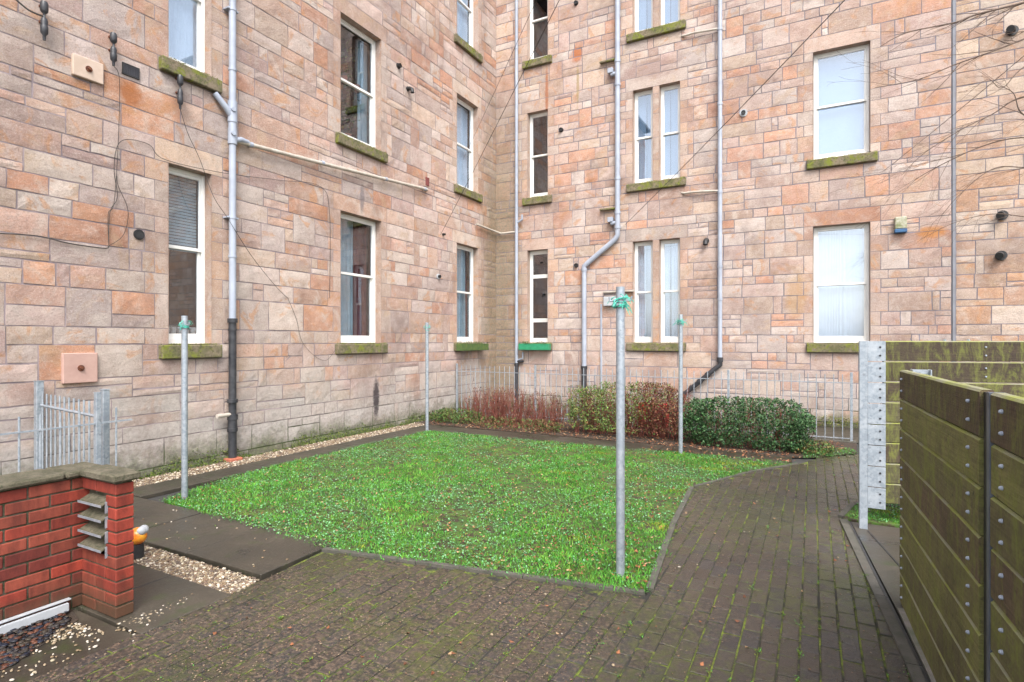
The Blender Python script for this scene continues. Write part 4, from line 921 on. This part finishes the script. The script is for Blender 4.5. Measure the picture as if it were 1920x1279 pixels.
for z in (.12, 1.02):
    b = MB(); b.tube([(A.x, A.y, z), (B_.x, B_.y, z)], .014, 4); b.build('rail', M['galv'], g)
for k in range(13): c = A+d*((k+.5)/13); b = MB(); b.tube([(c.x, c.y, .08), (c.x, c.y, 1.15)], .009, 8); b.build('picket', M['galv'], g)
b = MB(); b.box(1.80, 1.86, -10.23, -10.17, .62, .66, bev=.005); b.box(1.80, 1.88, -10.22, -10.18, .70, .73, bev=.005); b.build('latch', M['galv'], g)

# ================================================================ BRICK WALL AND PIER
bw = empty('brick_wall', (3.05, -11, 0), 'red brick garden wall with stone coping ending in a short return beside the slabs', 'wall')
def bricks(b, ax, u0, u1, face, thick, z0, courses, rnd, offs=0, skip=None):
    """ax 'y': wall along Y whose outer face is x=face (body towards -x); ax 'x': along X, outer face y=face (body towards +y)"""
    for c in range(courses):
        z = z0+c*.075; u = u0-(.1125 if (c+offs) % 2 else 0)
        while u < u1:
            a, e = max(u, u0), min(u+.215, u1)
            if e-a > .03:
                k = rnd.uniform(.75, 1.15); cc = rnd.choice([(.24, .034, .018), (.29, .042, .022), (.17, .028, .018), (.26, .055, .030)]); cc = tuple(v*k for v in cc); j = rnd.uniform(-.0015, .0015)
                if not (skip and skip(a, e, z)):
                    if ax == 'y': b.box(face-thick, face+j, a, e, z+.005, z+.070, cc, bev=.004)
                    else: b.box(a, e, face+j, face+thick, z+.005, z+.070, cc, bev=.004)
            u += .225
rd = random.Random(5); XF = 3.235
b = MB(); bricks(b, 'y', -14.2, -10.905, XF, .215, .005, 11, rd); b.build('brickwork', M['brick'], bw)
MB().box(XF-.21, XF-.008, -14.19, -10.915, -.05, .835).build('mortar', M['brickmortar'], bw)
b = MB()
for k, c in enumerate(range(11)):
    z = .005+c*.075; o2 = 0 if c % 2 else .1125; u = XF+.004; ends = [XF+.004]+[v for v in (3.63-.215-.0, 3.63-.1075*1-.0) if False]
    xs = [XF+.004, XF+.004+(.18 if c % 2 else .29), 3.63] if c % 2 else [XF+.004, XF+.004+.29, 3.63]
    xs = [XF+.004, 3.63-.225, 3.63] if c % 2 == 0 else [XF+.004, 3.63-.1125, 3.63]
    for a, e in zip(xs, xs[1:]):
        kk = rd.uniform(.75, 1.15); cc = rd.choice([(.26, .036, .018), (.30, .042, .022), (.25, .052, .028)]); cc = tuple(v*kk for v in cc)
        e2 = e if e == 3.63 else e-.010
        louv = .37 < z < .74 and a < XF+.27
        if louv:
            if e2 > XF+.32: b.box(XF+.305, e2, -11.0, -10.895, z+.005, z+.070, cc, bev=.004)
        else: b.box(a, e2, -11.0+rd.uniform(-.001, .001), -10.895, z+.005, z+.070, cc, bev=.004)
b.build('pier_brickwork', M['brick'], bw)
b = MB(); b.box(XF+.01, 3.622, -10.96, -10.903, -.05, .835); b.box(XF+.305, 3.622, -10.992, -10.961, -.05, .835); b.box(XF+.01, XF+.304, -10.992, -10.961, -.05, .375); b.box(XF+.01, XF+.304, -10.992, -10.961, .755, .835); b.build('pier_mortar', M['brickmortar'], bw)
for k in range(4):
    z = .415+k*.092; vs = [(XF+.03, -11.034, z), (XF+.300, -11.034, z), (XF+.300, -10.962, z+.035), (XF+.03, -10.962, z+.035)]; b = MB(); b.add(vs+[(v[0], v[1], v[2]-.005) for v in vs], [(0, 1, 2, 3), (7, 6, 5, 4), (0, 4, 5, 1), (1, 5, 6, 2), (2, 6, 7, 3), (3, 7, 4, 0)], m=1)
    b.box(XF+.03, XF+.300, -11.037, -11.0345, z-.010, z+.004); b.box(XF+.297, XF+.301, -11.012, -10.995, z-.05, z+.02)
    b.build('louvre', [M['galv'], M['coping']], bw)
b = MB(); b.add([(XF+.012, -10.9605, .376), (XF+.304, -10.9605, .376), (XF+.304, -10.9605, .754), (XF+.012, -10.9605, .754)], [(0, 1, 2, 3)]); b.build('vent_back', M['brickmortar'], bw)
b = MB()
b = MB()
y = -14.2
while y < -10.95:
    y2 = min(y+.62, -10.94); b.box(XF-.26, XF+.035, y+.003, y2-.003, .838, .880, bev=.012); y = y2
b.box(XF-.26+.0, XF+.03, -10.94, -10.86, .838, .878, bev=.01)
b.build('coping', M['coping'], bw)
MB().box(XF+.032, 3.658, -11.028, -10.865, .838, .892, bev=.012).build('pier_cap', M['coping'], bw)
b = MB(); b.box(XF+.0, XF+.030, -14.1, -11.07, .078, .088, bev=.003); b.box(XF+.028, XF+.05, -14.1, -11.09, .02, .070, bev=.003)
tag(smoothed(b.build('trunking', M['greybox'], loc=(XF, -11.1, .05))), 'white plastic trunking along the foot of the brick wall', 'trunking')
# garden ornament
c_ = (2.98, -10.30)
p = onG(258, 1045); c_ = (p.x, p.y)
t = empty('garden_ornament', (*c_, 0), 'small orange and white glazed ball on a black stub behind the brick pier', 'ornament')
b = MB(); b.lathe([(.001, 0), (.045, 0), (.045, .10), (.03, .11), (.001, .11)], (*c_, 0), 14); smoothed(b.build('stand', M['black'], t))
b = MB(); b.lathe([(max(.001, .066*math.sin(math.pi*k/12)), .066-.066*math.cos(math.pi*k/12)) for k in range(13)], (*c_, .10), 20); smoothed(b.build('ball', M['orange'], t), 60)
b = MB()
for k in range(3):
    a = .15+k*.55; cx_, cy_ = c_[0]+.042*math.cos(a), c_[1]+.042*math.sin(a); b.lathe([(max(.001, .034*math.sin(math.pi*j/8)), .034-.034*math.cos(math.pi*j/8)) for j in range(9)], (cx_, cy_, .175), 12)
smoothed(b.build('white_patch', M['greybox'], t), 60)

# ================================================================ TIMBER SCREENS
def board(parent, A, B, z0, z1, th, nrm, seed, bolts=(), boltside=1):
    r = random.Random(seed); A = Vector((*A, 0)); B = Vector((*B, 0)); d = (B-A).normalized(); nv = Vector((*nrm, 0))
    k = r.uniform(.85, 1.15); cc = r.choice([(.16, .145, .06), (.18, .17, .065), (.13, .115, .055), (.18, .165, .08), (.12, .08, .055)]) if z1 < 1.5 else (.10, .065, .042); cc = tuple(v*k for v in cc)
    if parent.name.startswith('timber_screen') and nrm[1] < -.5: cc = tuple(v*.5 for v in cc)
    n = 6; V = []; F = []; 
    prof = [(0, z0+.004), (0, z1-.009), (-.009, z1), (-th+.004, z1), (-th, z1-.004), (-th, z0+.004), (-th+.004, z0), (-.004, z0)]
    for i in range(n+1):
        p = A.lerp(B, i/n)+nv*(r.uniform(-.0015, .0015)); dz = r.uniform(-.0015, .0015)
        for (o1, z) in prof: q = p+nv*o1; V.append((q.x, q.y, z+dz))
    m = len(prof)
    for i in range(n):
        for j in range(m): F.append((i*m+j, i*m+(j+1) % m, (i+1)*m+(j+1) % m, (i+1)*m+j))
    F += [tuple(range(m)), tuple(n*m+j for j in range(m-1, -1, -1))]
    o = MB().add(V, F, cc).build('board', M['wood'], parent)
    for f, zz in bolts:
        p = A+d*f; bb = MB(); q = p+nv*.0; e = p+nv*.006; e2 = p+nv*.011
        bb.tube([(q.x, q.y, zz), (e.x, e.y, zz), (e2.x, e2.y, zz)], [.008, .0075, .004], 10); bb.build('bolt', M['greypipe'], o)
    return o
NP = 8; PT = .188
def screen(A, B, top, label, nrm, bolts, seed, th=.045, n=NP):
    t = empty('timber_screen', (*A, 0), label, 'screen', 'timber screens round the bin store')
    for k in range(n):
        z1 = top-k*PT; z0_ = z1-PT+.006
        L = (Vector(B)-Vector(A)).length
        bl = [(f if f > 0 else L+f, z1-.055) for f in bolts]+[(f if f > 0 else L+f, z1-.130) for f in bolts]
        board(t, A, B, z0_, z1, th, nrm, seed+k, bl)
    return t
def line_x(y): return 7.862+(-8.47-y)*.041
N1 = (-1, -.041)
t1 = screen((line_x(-8.47), -8.47), (line_x(-10.12), -10.12), 1.512, 'nearer mossy timber screen of horizontal boards standing alone at the right', N1, (.08, -.13), 21)
t2 = screen((line_x(-10.255), -10.255), (line_x(-12.2), -12.2), 1.512, 'timber screen cut off by the right edge of the view, beyond the dark steel upright', N1, (.125, -.1), 61)
def ipost(parent, x, y, h, ax=0, wf=.10, dp=.10):
    b = MB(); b.box(x+.001, x+.009, y-wf/2, y+wf/2, 0, h, bev=.002); b.box(x+dp-.008, x+dp, y-wf/2, y+wf/2, 0, h, bev=.002); b.box(x+.0095, x+dp-.0085, y-.004, y+.004, 0, h-.001)
    return b.build('steel_post', M['galv'], parent)
ipost(t1, line_x(-8.56)+.046, -8.56, 1.522); ipost(t2, line_x(-10.5)+.046, -10.5, 1.522); ipost(t2, line_x(-12.1)+.046, -12.1, 1.522)
b = MB(); yy = -10.232; b.box(line_x(yy)-.002, line_x(yy)+.05, yy-.018, yy+.018, .0, 1.512, bev=.001); b.build('steel_upright', simple('dark_steel', (.12, .13, .15), (.07, .08, .10), 9, .5), t2)
b = MB(); yy = -10.17; b.box(line_x(yy)+.012, line_x(yy)+.05, yy-.043, yy+.049, 0, 1.505); b.build('dark_upright', M['black'], t2)  # black box standing in for the shade in the gap between the panels
# back screen
A = (7.945, -6.68); B_ = (10.4, -6.05); dd = (Vector(B_)-Vector(A)).normalized(); N2 = (dd.y, -dd.x)
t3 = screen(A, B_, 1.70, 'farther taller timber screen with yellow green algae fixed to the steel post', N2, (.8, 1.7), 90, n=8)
sp = empty('steel_post', (7.75, -6.84, 0), 'tall galvanised steel post with a bolted side plate at the end of the farther screen', 'steel post')
b = MB(); b.box(7.735, 7.80, -6.90, -6.885, 0, 1.70, bev=.002); b.box(7.735, 7.742, -6.884, -6.80, 0, 1.70, bev=.001); smoothed(b.build('upright', M['galv'], sp))
for k in range(8):
    z1 = 1.70-k*PT; b = MB(); zb = z1-PT+(.007 if k < 7 else .0); x0_ = 7.8015
    b.box(x0_, x0_+.135, -6.888, -6.880, zb, z1-.001, bev=.001); b.build('plate', M['galv'], sp)
    b = MB()
    for zz in (z1-.055, z1-.130): b.tube([(7.895, -6.8885, zz), (7.895, -6.893, zz)], .009, 10)
    b.build('bolt_hole', M['blackpipe'], sp)
b = MB(); b.tube([(8.42, -6.52, 1.70), (8.42, -6.52, 1.716)], .012, 8); b.tube([(8.60, -6.47, 1.70), (8.60, -6.47, 1.716)], .012, 8); b.build('cap_bolt', M['galv'], t3)
# drain slots beside the path
b = MB(); strip(b, [(7.665, -6.75), (7.86, -9.3), (8.05, -13)], .016, -.01, .0145); tag(b.build('drain_slot', M['black'], loc=(7.7, -7, 0)), 'long narrow drain slot beside the paving and the timber screen', 'drain')
b = MB(); strip(b, [(7.80, -6.95), (8.0, -8.1)], .012, -.01, .008); tag(b.build('drain_slot', M['black'], loc=(7.9, -7, 0)), 'short drain slot running from the steel post to the screen', 'drain')

# ================================================================ PLANTS
def twigs(b, base, n, h, spread, r, rad=.006, fork=3):
    for k in range(n):
        a = r.uniform(0, 6.28); tilt = r.uniform(0, spread); d = Vector((math.cos(a)*tilt, math.sin(a)*tilt*.6, 1)).normalized(); p = Vector(base)+Vector((math.cos(a)*.08, math.sin(a)*.06, 0)); pts = [p]; L = h*r.uniform(.6, 1.1)
        for j in range(5): d = (d+Vector((r.uniform(-.16, .16), r.uniform(-.16, .16), .05))).normalized(); p = p+d*L/5; pts.append(p)
        b.tube(pts, [rad*(1-.16*j) for j in range(6)], 4, cap=False)
        for f in range(fork):
            i = r.randint(1, 4); q = pts[i]; d2 = (d+Vector((r.uniform(-.8, .8), r.uniform(-.6, .6), r.uniform(0, .4)))).normalized(); P2 = [q]
            for j in range(3): d2 = (d2+Vector((r.uniform(-.2, .2), r.uniform(-.2, .2), .15))).normalized(); q = q+d2*L*.13; P2.append(q)
            b.tube(P2, [rad*.6, rad*.45, rad*.3, rad*.15], 3, cap=False)
def bush(x, y, lx, ly, h, label, cat, stems, nst, nleaf, size, pals, split=None, leafm='leaf', low=.1, seed=1, group=None, redtw=False, open_=.0, name='shrub'):
    r = random.Random(seed); t = empty(name, (x, y, 0), label, cat, group)
    b = MB()
    for k in range(stems): u = (k+.5)/stems*2-1; twigs(b, (x+u*lx*.85, y+r.uniform(-.3, .3)*ly, 0), nst, h*(1-.12*abs(u)), .55, r, .0075 if redtw else .007)
    b.build('stems', M['redtwig'], t)
    if nleaf:
        g = np.random.default_rng(seed); m = nleaf*3; P = g.uniform(-1, 1, (m, 3)); P[:, 2] = g.uniform(low, 1.04, m)
        rr_ = (np.abs(P[:, 0])**3.2+np.abs(P[:, 1])**3)**(1/3.1); hz = np.where(P[:, 2] > .6, ((P[:, 2]-.6)/.44)**2*.8, ((.6-P[:, 2])/.6)**3*.35)
        q = rr_+hz*.6; xy = np.c_[P[:, 0]*lx, P[:, 1]*ly]; bumpy = patch(np.c_[xy[:, 0]*1.0+P[:, 2]*.7, xy[:, 1]+P[:, 2]], 5.5, seed)*.13+patch(np.c_[xy[:, 0]+P[:, 2]*h, P[:, 2]*h*2], 13, seed+1)*.10
        dens = np.clip((q-.35)/.5, .12, 1); k = (q+bumpy < 1.0) & (g.uniform(0, 1, m) < dens) & (patch(np.c_[xy[:, 0], P[:, 2]*h*1.5+xy[:, 1]], 11, seed+2) > -1.2+open_); P = P[k][:nleaf]; W3 = np.c_[P[:, 0]*lx+x, P[:, 1]*ly+y, P[:, 2]*h]
        if split is None: c = pick(len(P), pals[0], .35)
        else:
            s_ = split(W3[:, 0])+patch(W3[:, [0, 2]], 4, seed+4)*.22 > g.uniform(0, 1, len(P)); c = np.where(s_[:, None], pick(len(P), pals[1], .35), pick(len(P), pals[0], .35))
        f = tri_leaves('foliage', W3, size, M[leafm], c, .9, t, aspect=.6); f['kind'] = 'stuff'
    return t
REDS = [(.17, .055, .035), (.13, .045, .03), (.22, .095, .045), (.08, .03, .025), (.14, .13, .05)]
GR = [(.10, .18, .04), (.14, .23, .05), (.07, .14, .03), (.20, .22, .06)]
DK = [(.025, .075, .022), (.045, .12, .035), (.015, .04, .015), (.08, .16, .06)]
bush(1.35, -2.75, .45, .35, .70, 'leftmost bare red-stemmed shrub in the back bed', 'shrub', 7, 13, 420, .035, [REDS], seed=3, group='bare red-stemmed shrubs', redtw=True, low=.2, open_=.3)
bush(1.98, -2.85, .40, .35, .74, 'middle bare red-stemmed shrub standing before the corner drainpipe', 'shrub', 7, 13, 420, .035, [REDS], seed=4, group='bare red-stemmed shrubs', redtw=True, low=.2, open_=.3)
bush(2.72, -2.85, .38, .33, .68, 'right bare red-stemmed shrub next to the mixed hedge', 'shrub', 6, 13, 380, .035, [REDS], seed=5, group='bare red-stemmed shrubs', redtw=True, low=.2, open_=.3)
bush(.75, -2.95, .55, .40, .26, 'low green creeping plant by the far left clothes pole', 'plant', 5, 3, 1900, .045, [[(.08, .16, .035), (.12, .17, .04), (.10, .08, .03), (.05, .11, .03)]], seed=6, low=0)
bush(2.3, -3.25, 1.0, .28, .20, 'low ragged ground plants in front of the red-stemmed shrubs', 'plant', 5, 4, 1500, .04, [[(.08, .11, .03), (.16, .09, .04), (.14, .06, .03), (.07, .13, .03)]], seed=7, low=0, open_=.4)
bush(4.45, -3.0, 1.12, .46, .93, 'clipped hedge turning from green at the left to rusty red at the right', 'hedge', 16, 12, 12500, .036, [GR, REDS], split=lambda X: np.clip((X-3.9)/1.3, .10, .85), seed=8, open_=.75, low=.12, name='hedge')
bush(6.42, -3.12, .98, .46, .76, 'dense dark green rounded shrub at the right end of the bed', 'shrub', 9, 6, 13500, .040, [DK], leafm='glossleaf', seed=9, open_=.45, low=.06)
bush(7.35, -3.25, .30, .28, .20, 'small ragged green plant at the end of the dark green shrub', 'plant', 3, 3, 700, .04, [[(.08, .16, .035), (.16, .12, .04), (.05, .11, .03)]], seed=10, low=0)
t = empty('plastic_crate', (4.75, -2.25, 0), 'red plastic crate half hidden behind the hedge', 'crate')
b = MB(); b.box(4.45, 4.95, -2.35, -2.33, .12, .52, bev=.01); b.box(4.45, 4.95, -2.12, -2.10, .12, .52, bev=.01); b.box(4.43, 4.45, -2.35, -2.10, .12, .52, bev=.01); b.box(4.95, 4.97, -2.35, -2.10, .12, .52, bev=.01); b.box(4.44, 4.96, -2.34, -2.11, .08, .12, bev=.01); b.build('body', M['redbox'], t)
# moss at the foot of the left wall
q = rand_in([(.015, -10), (.09, -10), (.09, -2.2), (.015, -2.2)], 5200); hh = np.abs(rng.normal(0, .045, len(q)))*np.clip(1.2+patch(q*np.array([1, 1]), 3.3, 21), .05, 2); P = np.c_[np.clip(.09-hh*.45, .022, .09), q[:, 1], hh]
tag(tri_leaves('moss', P, .022, M['leaf'], pick(len(P), [(.10, .15, .02), (.06, .10, .02), (.14, .17, .03)], .3), .8, aspect=.9), kind='stuff', label='moss along the foot of the left wall')
q = rand_in([(7.0, -.12), (9.0, -.12), (9.0, -.02), (7.0, -.02)], 1400); hh = rng.uniform(.0, .22, len(q)); P = np.c_[q[:, 0], np.minimum(-.03, q[:, 1]*.8), hh]
tag(tri_leaves('moss', P, .022, M['leaf'], pick(len(P), [(.14, .17, .02), (.09, .12, .02), (.18, .18, .03)], .3), .8, aspect=.9), kind='stuff', label='yellow green moss at the foot of the back wall behind the railing end')

# ================================================================ BARE TREE (trunk right of the view)
tree = empty('bare_tree', (11.6, -3.2, 0), 'leafless tree whose thin brown branches reach in from the right edge', 'tree')
r = random.Random(17); TB = Vector((11.6, -3.2, 0))
b = MB(); b.tube([(11.6, -3.2, -.1), (11.58, -3.15, 1.2), (11.65, -3.2, 2.6), (11.6, -3.1, 4.4), (11.7, -3.2, 6.4), (11.65, -3.1, 8.2)], [.17, .14, .12, .09, .055, .02], 12); b.build('trunk', M['bark'], tree)
b = MB()
def sprout(p, d, L, rad, lv):
    n = max(4, int(L/.10)); pts = [p]; rs = [rad]
    for j in range(n):
        d = (d+Vector((r.uniform(-.17, .17), r.uniform(-.17, .17), r.uniform(-.16, .13)))).normalized(); p = p+d*L/n; pts.append(p); rs.append(max(.0012, rad*(1-.85*(j+1)/n)))
        if lv > 0 and r.random() < (.34 if lv > 1 else .24):
            s_ = Vector((r.uniform(-1, .5), r.uniform(-.7, .7), r.uniform(-.8, .8))); sprout(p, (d+s_*.8).normalized(), L*r.uniform(.25, .5), rs[-1]*.6, lv-1)
    b.tube([tuple(v) for v in pts], rs, 5, cap=False)
def limb(pts, rad):
    P = smooth_pts(pts, 6); n = len(P); rs = [max(.0018, rad*.72*(1-.85*i/n)) for i in range(n)]; b.tube([tuple(v) for v in P], rs, 6, cap=False)
    for i in range(4, n-1):
        if r.random() < .42:
            d = (P[i+1]-P[i]).normalized(); s_ = Vector((r.uniform(-.9, .5), r.uniform(-.5, .5), r.uniform(-1, .8))); sprout(P[i], (d+s_*.75).normalized(), r.uniform(.25, .85), rs[i]*.6, 2)
limb([(11.6, -3.15, 4.3), at(2080, -40, 7.2), at(1925, 4, 7.1), at(1830, 28, 7.1), at(1790, 43, 7.2), at(1700, 62, 7.3), at(1650, 88, 7.4)], .028)
limb([(11.6, -3.1, 3.9), at(2090, 10, 7.0), at(1925, 72, 6.9), at(1860, 97, 6.9), at(1790, 122, 7.0), at(1720, 150, 7.1), at(1640, 165, 7.3)], .024)
limb([(11.63, -3.2, 3.0), at(2100, 210, 7.0), at(1960, 225, 6.9), at(1915, 212, 6.8), at(1900, 175, 6.8), at(1870, 160, 6.8)], .020)
limb([(11.63, -3.2, 2.9), at(2100, 260, 7.0), at(1925, 258, 6.9), at(1850, 272, 7.0), at(1780, 302, 7.1), at(1720, 335, 7.3), at(1700, 355, 7.3)], .018)
limb([(11.63, -3.2, 3.2), at(2080, 190, 6.6), at(1930, 180, 6.5), at(1860, 215, 6.6), at(1800, 245, 6.6), at(1730, 290, 6.8), at(1690, 330, 6.9)], .016)
limb([(11.63, -3.2, 2.6), at(2100, 330, 7.2), at(1925, 315, 7.3), at(1860, 318, 7.4), at(1800, 365, 7.5), at(1765, 405, 7.6)], .014)
limb([(11.63, -3.2, 2.5), at(2100, 430, 7.2), at(1930, 408, 7.2), at(1860, 402, 7.3), at(1790, 418, 7.4), at(1725, 450, 7.6)], .014)
limb([(11.6, -3.1, 4.2), at(2080, 60, 7.6), at(1930, 120, 7.6), at(1880, 165, 7.6), at(1850, 150, 7.5), at(1800, 190, 7.5)], .014)
b.build('branches', M['bark'], tree)
